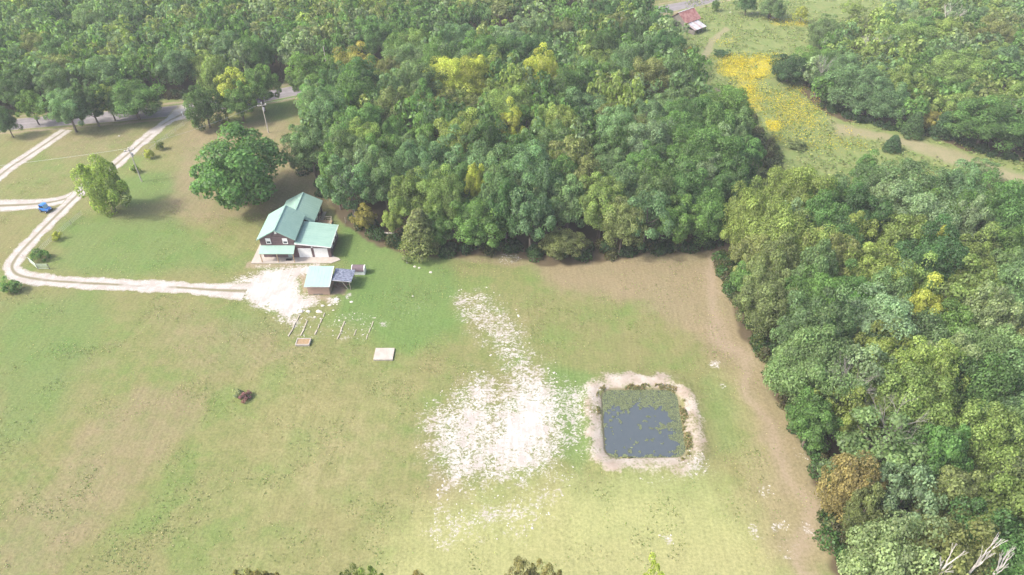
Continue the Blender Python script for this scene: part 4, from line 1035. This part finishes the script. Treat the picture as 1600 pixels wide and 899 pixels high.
def crown_px(px, py, rpx, h=None, zf=.58):
    """trunk foot, crown radius in metres and height for a crown seen centred at px,py with radius rpx"""
    zc = 8.0
    for _ in range(4):
        x, y = at(px, py, zc); r = rpx / scale_at(x, y, zc); hh = h or min(16.5, 6.0 + 1.75 * r); zc = hh * zf
    return x, y, r, hh
HAND = [  # px, py, radius px, colour, kind, height or None, label, zone
    (160, 285, 29, 'light green', 'broad', 13.5, 'lone light green tree standing beside the white gravel drive', 'yard'),
    (372, 258, 66, 'mid green', 'broad', 15.5, 'biggest round green tree, alone on the lawn behind the house', 'yard'),
    (318, 165, 24, 'dark green', 'broad', 11, 'dark leaning tree at left front of the roadside clump', 'yard'),
    (338, 124, 24, 'yellow-green', 'broad', 13, 'yellow-green tree at back left of the roadside clump', 'yard'),
    (366, 138, 25, 'bright yellow-green', 'airy', 12.5, 'pale yellow sparse tree in the middle of roadside clump', 'yard'),
    (374, 162, 22, 'mid green', 'broad', 9, 'low green tree at front right of the roadside clump', 'yard'),
    (404, 135, 28, 'mid green', 'broad', 13, 'green tree at right end of the roadside clump', 'yard'),
    (47, 166, 19, 'mid green', 'airy', 9.5, 'slim green roadside tree with leaning trunk, left of the lane top', 'yard'),
    (104, 172, 28, 'grey-green', 'broad', 11, 'grey-green roadside tree above the top of the left lane', 'yard'),
    (140, 162, 24, 'dark green', 'broad', 11.5, 'dark green roadside tree between lane top and drive top', 'yard'),
    (168, 158, 18, 'yellow-green', 'airy', 10, 'thin yellow-green roadside tree with pale trunk', 'yard'),
    (206, 156, 34, 'mid green', 'broad', 10, 'broad green roadside tree nearest the top of the drive', 'yard'),
    (8, 190, 14, 'dark green', 'broad', 8, 'dark roadside tree at far left edge of the photo', 'yard'),
    (488, 122, 37, 'mid green', 'broad', 14, None, 'mid'), (522, 138, 24, 'dark green', 'broad', 13, None, 'mid'), (500, 165, 28, 'mid green', 'broad', 12, None, 'mid'),
    (541, 112, 22, 'golden', 'broad', 12.5, None, 'mid'), (572, 106, 23, 'golden', 'broad', 12, None, 'mid'), (606, 118, 27, 'olive', 'broad', 12, None, 'mid'),
    (600, 138, 20, 'yellow-green', 'broad', 11, None, 'mid'), (648, 76, 20, 'yellow-green', 'broad', 13, None, 'mid'), (622, 88, 20, 'mid green', 'broad', 13, None, 'mid'),
    (698, 130, 36, 'bright yellow-green', 'broad', 14, None, 'mid'), (740, 126, 30, 'bright yellow-green', 'broad', 14.5, None, 'mid'), (715, 155, 26, 'yellow-green', 'broad', 10, None, 'mid'),
    (845, 120, 28, 'bright yellow-green', 'broad', 15.5, None, 'mid'), (640, 175, 30, 'olive', 'airy', 11, None, 'mid'), (690, 175, 28, 'olive', 'airy', 11, None, 'mid'), (735, 175, 28, 'olive', 'airy', 10, None, 'mid'), (775, 160, 28, 'yellow-green', 'airy', 11, None, 'mid'),
    (485, 232, 36, 'grey-green', 'broad', 14, None, 'mid'), (548, 252, 36, 'grey-green', 'broad', 15, None, 'mid'), (570, 205, 34, 'mid green', 'broad', 14, None, 'mid'),
    (617, 215, 17, 'bright green', 'broad', 12, None, 'mid'), (700, 205, 16, 'bright green', 'broad', 11, None, 'mid'), (795, 200, 20, 'bright yellow-green', 'broad', 13, None, 'mid'), (850, 196, 22, 'yellow-green', 'broad', 13, None, 'mid'),
    (600, 285, 34, 'grey-green', 'broad', 14.5, None, 'mid'), (650, 265, 34, 'grey-green', 'broad', 14, None, 'mid'), (700, 250, 40, 'grey-green', 'airy', 14.5, None, 'mid'), (725, 290, 30, 'dark green', 'broad', 12, None, 'mid'),
    (745, 297, 17, 'bright yellow-green', 'broad', 13.5, None, 'mid'), (744, 345, 45, 'mid green', 'broad', 11, None, 'mid'), (655, 358, 26, 'olive', 'cone', 11, None, 'mid'), (568, 342, 16, 'golden', 'broad', 6, None, 'mid'), (615, 345, 18, 'yellow-green', 'broad', 7, None, 'mid'),
    (685, 362, 22, 'mid green', 'broad', 8, None, 'mid'), (880, 380, 26, 'olive', 'broad', 6, None, 'mid'), (940, 320, 42, 'yellow-green', 'broad', 14.5, None, 'mid'), (890, 320, 30, 'grey-green', 'broad', 13, None, 'mid'),
    (960, 215, 36, 'grey-green', 'broad', 15.5, None, 'mid'), (1010, 235, 38, 'pale grey-green', 'broad', 15.5, None, 'mid'), (1095, 250, 48, 'mid green', 'broad', 15, None, 'mid'), (1150, 220, 22, 'grey-green', 'broad', 14, None, 'mid'), (1060, 345, 34, 'mid green', 'broad', 11, None, 'mid'),
    (830, 275, 38, 'grey-green', 'broad', 15, None, 'mid'), (815, 325, 30, 'olive', 'airy', 11, None, 'mid'), (1110, 340, 26, 'mid green', 'broad', 12, None, 'mid'),
    (1240, 312, 44, 'yellow-green', 'broad', 14.5, None, 'right'), (1168, 325, 24, 'yellow-green', 'broad', 12, None, 'right'), (1310, 315, 30, 'grey-green', 'broad', 13, None, 'right'), (1340, 345, 40, 'dark green', 'broad', 14, None, 'right'),
    (1415, 305, 52, 'grey-green', 'broad', 14.5, None, 'right'), (1490, 310, 44, 'grey-green', 'broad', 14, None, 'right'), (1430, 352, 44, 'pale grey-green', 'broad', 14.5, None, 'right'), (1230, 380, 48, 'yellow-green', 'broad', 14.5, None, 'right'), (1290, 410, 44, 'olive', 'broad', 14, None, 'right'),
    (1180, 400, 32, 'olive', 'broad', 10.5, None, 'right'), (1165, 440, 20, 'bright green', 'broad', 7, None, 'right'), (1200, 470, 44, 'olive', 'broad', 12, None, 'right'), (1270, 480, 45, 'mid green', 'broad', 14, None, 'right'), (1440, 490, 36, 'bright yellow-green', 'broad', 13, None, 'right'),
    (1465, 395, 18, 'bright yellow-green', 'broad', 12, None, 'right'), (1340, 590, 52, 'pale grey-green', 'airy', 15, None, 'right'), (1440, 590, 50, 'yellow-green', 'broad', 15, None, 'right'), (1330, 760, 36, 'russet', 'broad', 12, None, 'right'), (1350, 800, 30, 'olive', 'broad', 11, None, 'right'), (1270, 660, 34, 'mid green', 'broad', 10, None, 'right'),
    (1235, 105, 26, 'cedar green', 'broad', 8, 'dark green tree jutting into the yellow flowers at left tip of far right wood', 'farright'), (1290, 130, 20, 'cedar green', 'broad', 7, 'dark low tree beside the start of the dirt track', 'farright'),
    (1340, 135, 42, 'grey-green', 'broad', 11.5, None, 'farright'), (1375, 155, 34, 'grey-green', 'broad', 10.5, None, 'farright'), (1452, 188, 13, 'golden', 'broad', 6, 'small golden tree at dirt track edge of far right wood', 'farright'), (1430, 192, 14, 'cedar green', 'cone', 7, 'dark pointed cedar left of the small golden tree', 'farright'), (1475, 192, 15, 'cedar green', 'cone', 7, 'dark pointed cedar right of the small golden tree', 'farright'),
    (1545, 190, 50, 'mid green', 'broad', 12.5, None, 'farright'), (1490, 115, 40, 'yellow-green', 'broad', 12, None, 'farright'), (1290, 50, 22, 'grey-green', 'broad', 10, None, 'farright'), (1410, 65, 34, 'yellow-green', 'broad', 11, None, 'farright'),
    (1355, 268, 24, 'mid green', 'broad', 8, 'round green young tree alone in the meadow above right wood', 'yard'), (1397, 222, 11, 'cedar green', 'cone', 4.5, 'small dark cedar alone between meadow and dirt track', 'yard'), (1532, 268, 22, 'grey-green', 'airy', 6.5, 'grey-green young tree by the near edge of dirt track', 'yard'),
    (1208, 10, 18, 'grey-green', 'broad', 8, 'spreading tree sheltering the small pale shelter', 'yard'), (1168, 4, 13, 'dark green', 'broad', 8, 'dark tree left of the pale shelter at photo top', 'yard'), (1253, 22, 10, 'bright yellow-green', 'airy', 6, 'slim yellow tree right of the pale shelter', 'yard'),
    (1335, 15, 16, 'yellow-green', 'airy', 7, 'thin yellow-green tree at top of the far meadow', 'yard'), (1118, 8, 6, 'mid green', 'broad', 4, 'small tree beside the road right of the barn', 'yard'), (1085, 160, 18, 'olive', 'airy', 9, None, 'mid'), (1066, 95, 15, 'golden', 'airy', 9, None, 'mid'),
    (375, 922, 22, 'russet', 'airy', 13, 'leftmost russet treetop peeking in at the bottom edge', 'front'), (404, 921, 20, 'russet', 'airy', 13, 'smaller russet treetop just right of another, photo bottom left', 'front'), (541, 918, 20, 'olive', 'airy', 13, 'left olive treetop of the bottom edge pair', 'front'), (580, 918, 21, 'yellow-green', 'airy', 13, 'right olive-yellow treetop of the bottom edge pair', 'front'),
    (815, 914, 27, 'russet', 'airy', 14, 'widest russet treetop at photo bottom below the gravel scatter', 'front'), (860, 911, 22, 'russet', 'airy', 14, 'brown treetop right beside the widest russet one', 'front'), (1022, 916, 24, 'bright yellow-green', 'airy', 13, 'yellow-green treetop at photo bottom below the pond', 'front'), (652, 914, 14, 'russet', 'airy', 13, 'tiny russet treetop between pairs at photo bottom', 'front'),
]
occ = []
for px, py, rp, colr, kd, hh, lb, zn in HAND:
    x, y, r, h = crown_px(px, py, rp, hh)
    if zn == 'front':
        x, y = at(px, py - rp, h * .96)
    place_tree(x, y, r, h, colr, kd, lb, zn, seed=(24 if (px, py) == (160, 285) else None), hbase=.8 if (px, py) in ((160, 285), (372, 258), (318, 165), (1355, 268), (1235, 105), (1290, 130)) else None)
    occ.append((x, y, r))
    if zn == 'mid' and colr in ('bright yellow-green', 'golden', 'bright green', 'yellow-green'): occ.append((x * .975, y - r - 2.5, 2.6))

# the rest of the woods: spaced trunks
def fill(P, zone, rmin, rmax, gap):
    lo = P.min(0) - 1; hi = P.max(0) + 1
    n = int((hi[0] - lo[0]) * (hi[1] - lo[1]) * 1.2)
    C = np.random.default_rng(int(rmin * 100) + len(zone)).uniform(lo, hi, (n, 2))
    C = C[sdf(P, C[:, 0], C[:, 1]) > .8]
    pts = []
    O = [(a, b, c) for a, b, c in occ]
    cell = {}
    def near(x, y):
        i, j = int(x // 8), int(y // 8)
        for a in (-1, 0, 1):
            for b in (-1, 0, 1):
                yield from cell.get((i + a, j + b), ())
    for a, b, c in O: cell.setdefault((int(a // 8), int(b // 8)), []).append((a, b, c))
    rr = random.Random(5)
    for x, y in C:
        u = (x + 250) / 350
        if not (-1.02 * (y * .80 + 60) < x * 1.0 < 1.02 * (y * .80 + 60)): continue
        r = rr.uniform(rmin, rmax)
        if all((x - a) ** 2 + (y - b) ** 2 > ((r + c) * gap) ** 2 for a, b, c in near(x, y)):
            cell.setdefault((int(x // 8), int(y // 8)), []).append((x, y, r)); pts.append((x, y, r, zone))
    return pts
cands = fill(MIDWOOD, 'mid', 3.3, 6.3, .65) + fill(RIGHTWOOD, 'right', 3.5, 6.8, .64) + fill(FARRIGHT, 'farright', 3.2, 5.4, .68)
# wood beyond the road
FARW = np.array([(-260, 172)] + [(p[0] - 3, p[1] + 9) for p in ROAD[1:9]] + [(38, 272), (58, 286), (75, 300), (60, 345), (-260, 345)])
cands += fill(FARW, 'far', 3.0, 5.2, .68)
COLW = {'mid': ['mid green'] * 4 + ['grey-green'] * 4 + ['dark green'] * 3 + ['yellow-green'] * 2 + ['olive'] * 2 + ['pale grey-green'],
        'right': ['mid green'] * 3 + ['grey-green'] * 3 + ['pale grey-green'] * 4 + ['yellow-green'] * 4 + ['olive'] * 2 + ['dark green'],
        'farright': ['mid green'] * 3 + ['grey-green'] * 3 + ['yellow-green'] * 4 + ['olive'] * 1 + ['pale grey-green'] * 2,
        'far': ['mid green'] * 4 + ['grey-green'] * 4 + ['dark green'] * 2 + ['yellow-green'] * 2 + ['olive'] * 2 + ['pale grey-green']}
def proj(x, y, z):
    dz = CAMH - z; dep = y * CP + dz * SP
    return 800 + FPX * x / dep, 449.5 + FPX * (dz * CP - y * SP) / dep, FPX / dep
info = []
for x, y, r, zn in cands:
    rr = random.Random(int(x * 37 + y * 91))
    px, py, sc = proj(x, y, 9)
    vis = -60 < px < 1660 and -60 < py < 960
    info.append((-(r * sc) if vis else 1, x, y, r, zn, rr))
info.sort(key=lambda q: q[0])
NIND = 295 - sum(1 for t in TREES)
far_pts = []
for k, (key, x, y, r, zn, rr) in enumerate(info):
    g = float(fbm(np.array([x / 17.0]), np.array([y / 17.0]), 201, 2)[0])
    lst = COLW[zn]
    colr = lst[int((g * 1.6 + rr.random() * .8 - .6) * len(lst)) % len(lst)]
    h = rr.uniform(11.5, 15.5) if zn in ('mid', 'right') else rr.uniform(9.5, 13.5)
    if zn == 'farright': h -= 1.5
    if k < NIND and key < 0:
        place_tree(x, y, r, h, colr, 'airy' if rr.random() < .12 else 'broad', None, zn)
    elif -330 < proj(x, y, 9)[0] < 1930 and proj(x, y, 12)[1] > -150:
        far_pts.append((x, y, r, h, colr))
# far woods that read as one mass: joined leaf clumps and trunks
FP = [crown('far', 300 + i, BASE_R, BASE_H, 17 + i % 3, 30, .96, lumps=.38) for i in range(6)]
V_, F_, T_, K_ = [], [], [], []
off = 0
for i, (x, y, r, h, colr) in enumerate(far_pts):
    vs, fs, ti = FP[i % 6]
    a = (i * 2.399) % 6.283; ca, sa = math.cos(a), math.sin(a)
    lo = h * .2; ch = h - lo
    s = np.array([r / BASE_R, r / BASE_R, ch / BASE_H])
    q = vs * s
    q = np.stack([q[:, 0] * ca - q[:, 1] * sa + x, q[:, 0] * sa + q[:, 1] * ca + y, q[:, 2] + lo + ch * .47], 1)
    rr = random.Random(i); b = np.array(PAL[colr]) * rr.uniform(.85, 1.15)
    V_.append(q); F_.append(fs + off); T_.append(ti); K_.append(np.tile([*b, 1.0], (len(vs), 1))); off += len(vs)
if V_:
    me = np_mesh('distant_woods', np.concatenate(V_), np.concatenate(F_), M['leaf_far'], {'tint': np.concatenate(T_), 'tree_colour': np.concatenate(K_)})
    tag(link(bpy.data.objects.new('distant_woods', me)), kind='stuff')
    tm = MB()
    for x, y, r, h, colr in far_pts:
        tm.tube([(x, y, -.1), (x + .2, y, h * .65)], [.24, .1], 5)
    tag(tm.build('distant_trunks', M['bark']), kind='stuff')


# labels for the trees of the woods: colour, wood, and rank from the nearest landmark
LM = {'mid': {'the house': (-42, 118), 'the gravel scatter': (0, 112), 'the field corner': (38, 120), 'the yellow flowers': (58, 185), 'the red barn': (64, 250), 'the road bend': (-55, 190), 'the wood pole': bC},
      'right': {'the pond': (30, 70), 'the dead grey tree': at(1350, 440), 'the field corner': (40, 118), 'the white snags': (58, 48), 'the young meadow tree': at(1355, 290)},
      'farright': {'the dirt track start': at(1290, 160), 'the small golden tree': at(1452, 205), 'the far meadow top': at(1340, 40)},
      'far': {'the mailbox': at(286, 182), 'the lane top': at(104, 200), 'the thin bare pole': bD, 'the red barn': (64, 250), 'the wood pole': bC}}
ZN = {'mid': 'in the middle wood', 'right': 'in the right wood', 'farright': 'in the far right wood', 'far': 'in the wood beyond the road'}
ORD = ['nearest', 'second nearest', 'third nearest', 'fourth nearest', 'fifth nearest', 'sixth nearest', 'seventh nearest', 'eighth nearest', 'ninth nearest', 'tenth nearest', 'eleventh nearest', 'twelfth nearest', 'thirteenth nearest', 'fourteenth nearest', 'fifteenth nearest', 'sixteenth nearest', 'seventeenth nearest', 'eighteenth nearest', 'nineteenth nearest', 'twentieth nearest']
buckets = {}
for t in TREES:
    if t['label']: continue
    lm = min(LM[t['zone']].items(), key=lambda kv: math.dist(kv[1], (t['x'], t['y'])))
    buckets.setdefault((t['colour'], t['zone'], lm[0]), []).append((math.dist(lm[1], (t['x'], t['y'])), t))
for (c, z, l), lst in buckets.items():
    lst.sort(key=lambda q: q[0])
    for i, (_, t) in enumerate(lst):
        t['o']['label'] = f"{ORD[min(i, 19)]} {c} tree to {l}, {ZN[z]}"

# ------------------------------------------------------------------ bushes and saplings
BUSH = [(66, 402, 1.5, 2.4, 'mid green', 'green bush inside the bend of the drive by gate'), (22, 452, 1.7, 2.6, 'bright green', 'bright green bush below the drive at left photo edge'), (91, 371, 1.0, 1.8, 'bright yellow-green', 'small yellow-green sapling midway along the lower drive'),
        (235, 243, 1.1, 2.2, 'bright yellow-green', 'small yellow-green sapling right of the leaning pole'), (252, 230, 1.0, 2.2, 'yellow-green', 'small green sapling beside the upper wire fence'), (212, 266, 1.0, 2.0, 'yellow-green', 'small bush at foot of the grey wooden pole'),
        (1127, 83, 2.4, 1.8, 'cedar green', 'low dark thicket at upper edge of the yellow flowers'), (1243, 227, 2.4, 1.6, 'olive', 'low pale olive thicket in the meadow near middle wood')]
for px, py, r, h, c, lb in BUSH:
    x, y = at(px, py + 4)
    place_tree(x, y, r, h, c, 'bush', lb, 'yard', name='bush', group='bushes on the grass')
PAL['dull purple'] = (.27, .145, .165); PAL['pale silver green'] = (.30, .36, .22)
x, y = at(384, 622); place_tree(x, y, 1.0, 1.3, 'dull purple', 'bush', 'purple-leaved shrub alone in the lower left field', 'yard', name='bush', group='bushes on the grass')
x, y = at(374, 620); place_tree(x, y, .75, 1.5, 'pale silver green', 'bush', 'pale green sprig growing against the purple shrub', 'yard', name='bush', group='bushes on the grass')

# undergrowth along the wood edges: one mass
def edge_growth(path, z, spread, n, hmax, cols, seed):
    r = np.random.default_rng(seed)
    P = poly(path, z); seg = np.linalg.norm(np.diff(P, axis=0), axis=1); cum = np.concatenate([[0], np.cumsum(seg)])
    s = r.uniform(0, cum[-1], n); i = np.clip(np.searchsorted(cum, s) - 1, 0, len(seg) - 1); t = (s - cum[i]) / seg[i]
    c = P[i] + (P[i + 1] - P[i]) * t[:, None] + r.normal(0, spread, (n, 2))
    out = []
    for q in c:
        R0 = r.uniform(.8, 1.9); hh = r.uniform(.5, 1) * hmax; m_ = int(170 * R0)
        d = r.normal(size=(m_, 3)); d /= np.linalg.norm(d, axis=1, keepdims=True); d[:, 2] = np.abs(d[:, 2])
        k = cols[r.integers(len(cols))]
        pts = d * r.uniform(.6, 1.05, (m_, 1)) * [R0, R0, hh] + [q[0], q[1], .1]
        out.append((pts, d, np.tile(k, (m_, 1))))
    return [np.concatenate([o[i] for o in out]) for i in range(3)]
UG = [edge_growth([(560, 350), (600, 372), (650, 388), (720, 392), (790, 388), (850, 398), (905, 398), (960, 390), (1040, 388), (1100, 380), (1140, 368)], 0, 1.1, 120, 2.6, [(.05, .105, .03), (.06, .12, .035), (.10, .11, .04), (.035, .08, .028)], 1),
      edge_growth([(1140, 400), (1140, 450), (1185, 510), (1215, 590), (1255, 650), (1275, 720), (1320, 770), (1300, 830), (1340, 899)], 0, 1.0, 110, 2.4, [(.06, .12, .035), (.10, .13, .04), (.10, .10, .045), (.07, .15, .04)], 2),
      edge_growth([(465, 215), (490, 270), (520, 310), (560, 345)], 0, 1.2, 24, 1.8, [(.05, .10, .03), (.04, .08, .03)], 3),
      edge_growth([(1135, 150), (1160, 195), (1190, 240), (1225, 275), (1290, 300)], 0, 2.0, 60, 2.2, [(.10, .13, .055), (.08, .11, .05), (.13, .13, .07)], 4),
      edge_growth([(1270, 130), (1300, 175), (1350, 190), (1420, 205), (1480, 212), (1540, 240), (1600, 250)], 0, 1.0, 60, 2.2, [(.05, .10, .03), (.04, .085, .03)], 5),
      edge_growth([(-20, 178), (60, 170), (160, 162), (260, 153), (330, 145), (440, 128)], 0, 1.4, 80, 2.6, [(.05, .085, .03), (.08, .075, .035), (.04, .075, .028)], 6)]
for P_, D_, K2 in UG:
    pass
P_ = np.concatenate([u[0] for u in UG]); D_ = np.concatenate([u[1] for u in UG]); K2 = np.concatenate([u[2] for u in UG])
stuff_leaves('undergrowth', P_, D_ + rng.normal(0, .5, D_.shape), rng.uniform(.25, .55, len(P_)), K2, rng.uniform(.7, 1.25, len(P_)))

# ------------------------------------------------------------------ dead trees
def branchy(mb_list, p, d, l, r, depth, rr, spread):
    """recursive bare limbs; the first forks become parts of their own"""
    q = p + d * l
    mid = p.lerp(q, .5) + Vector((rr.uniform(-1, 1), rr.uniform(-1, 1), rr.uniform(-.3, .3))) * l * .07
    mb_list[0].tube([p, mid, q], [r, r * .85, r * .62], 5 if depth > 1 else 4)
    if depth == 0: return
    for k in range(rr.choice((2, 2, 3))):
        nd = (d + Vector((rr.uniform(-1, 1), rr.uniform(-1, 1), rr.uniform(-.25, .6))) * spread).normalized()
        branchy(mb_list, q if k < 2 else mid, nd, l * rr.uniform(.55, .82), r * .6, depth - 1, rr, spread)
def dead_tree(base, h, r, seed, label, n_branch=5, depth=4, spread=.6, lean=(0, 0), m=None, tf=.45, bl=.22):
    rr = random.Random(seed); root = thing('dead_tree', label, 'dead tree', (*base, 0), 0, 'bare dead trees')
    m = m or M['dead']
    tp = Vector((lean[0], lean[1], h * tf))
    MB().tube([(0, 0, -.2), tp * .5, tp], [r, r * .85, r * .7], 8).build('trunk', m, root)
    for k in range(n_branch):
        a = 6.283 * k / n_branch + rr.uniform(-.4, .4)
        mb = MB(); s = tp * (1 if k < 2 else rr.uniform(.75, 1.0))
        branchy([mb], s, Vector((math.cos(a) * spread, math.sin(a) * spread, rr.uniform(.6, 1.1))).normalized(), h * bl, r * .5, depth, rr, spread)
        mb.build('branch', m, root)
    return root
bx_, by_ = at(1352, 462)
dead_tree((bx_, by_), 9.5, .2, 3, 'bleached dead tree with many bare twigs inside right wood', 7, 5, .75)
dead_tree(at(1362, 108), 11, .22, 5, 'grey dead tree lying bare in the far right wood', 6, 4, .8, (-2, 0))
dead_tree(at(1470, 60), 12, .2, 8, 'bare grey tree standing high in the far right wood', 6, 4, .6)
dead_tree(at(1000, 335), 13, .17, 11, 'pale bare trunks showing in a gap of middle wood', 4, 3, .35)
def snag(px, py, z, h, seed, label):
    x, y = at(px, py, z)
    return dead_tree((x, y), h, .18, seed, label, 4, 3, .20, m=M['bleached'], tf=.80, bl=.085)
snag(1486, 874, 15.0, 17.0, 21, 'white bare snag at left of three in bottom right corner')
snag(1540, 866, 16.0, 18.5, 22, 'white forked snag, tallest of three in bottom right corner')
snag(1568, 880, 14.5, 16.5, 23, 'white bare snag at right of three in bottom right corner')

# ------------------------------------------------------------------ haze
hz = MB().box(-4400, 4400, -700, 5600, -4, 88.5).build('haze', None)
hm = bpy.data.materials.new('haze_air'); hm.use_nodes = True
ht = hm.node_tree; ht.nodes.clear()
ho = ht.nodes.new('ShaderNodeOutputMaterial'); hv = ht.nodes.new('ShaderNodeVolumePrincipled')
hv.inputs['Color'].default_value = (.92, .96, 1.0, 1); hv.inputs['Density'].default_value = .00029; hv.inputs['Anisotropy'].default_value = .0
ht.links.new(hv.outputs[0], ho.inputs['Volume'])
hz.data.materials.append(hm); tag(hz, kind='stuff')

for (px_, py_2, h_, sd_, lb_) in ((872, 122, 14.5, 31, 'grey twiggy tree right of the light yellow-green crown, middle wood'), (772, 182, 12.5, 32, 'grey half-bare tree below the bright yellow-green crowns'),
                                  (1332, 575, 15.5, 33, 'grey bare limbs in the right wood level with the pond'), (1412, 640, 15.5, 34, 'bare limbs deeper in the right wood level with pond'), (1290, 92, 12.5, 35, 'small bare tree near left tip of the far right wood'), (543, 268, 14.5, 36, 'thin grey dead trunk in the middle wood behind the house')):
    dead_tree(at(px_, py_2, h_ * .9), h_, .15, sd_, lb_, 6, 4, .55, m=M['grey_limb'], tf=.55, bl=.16)
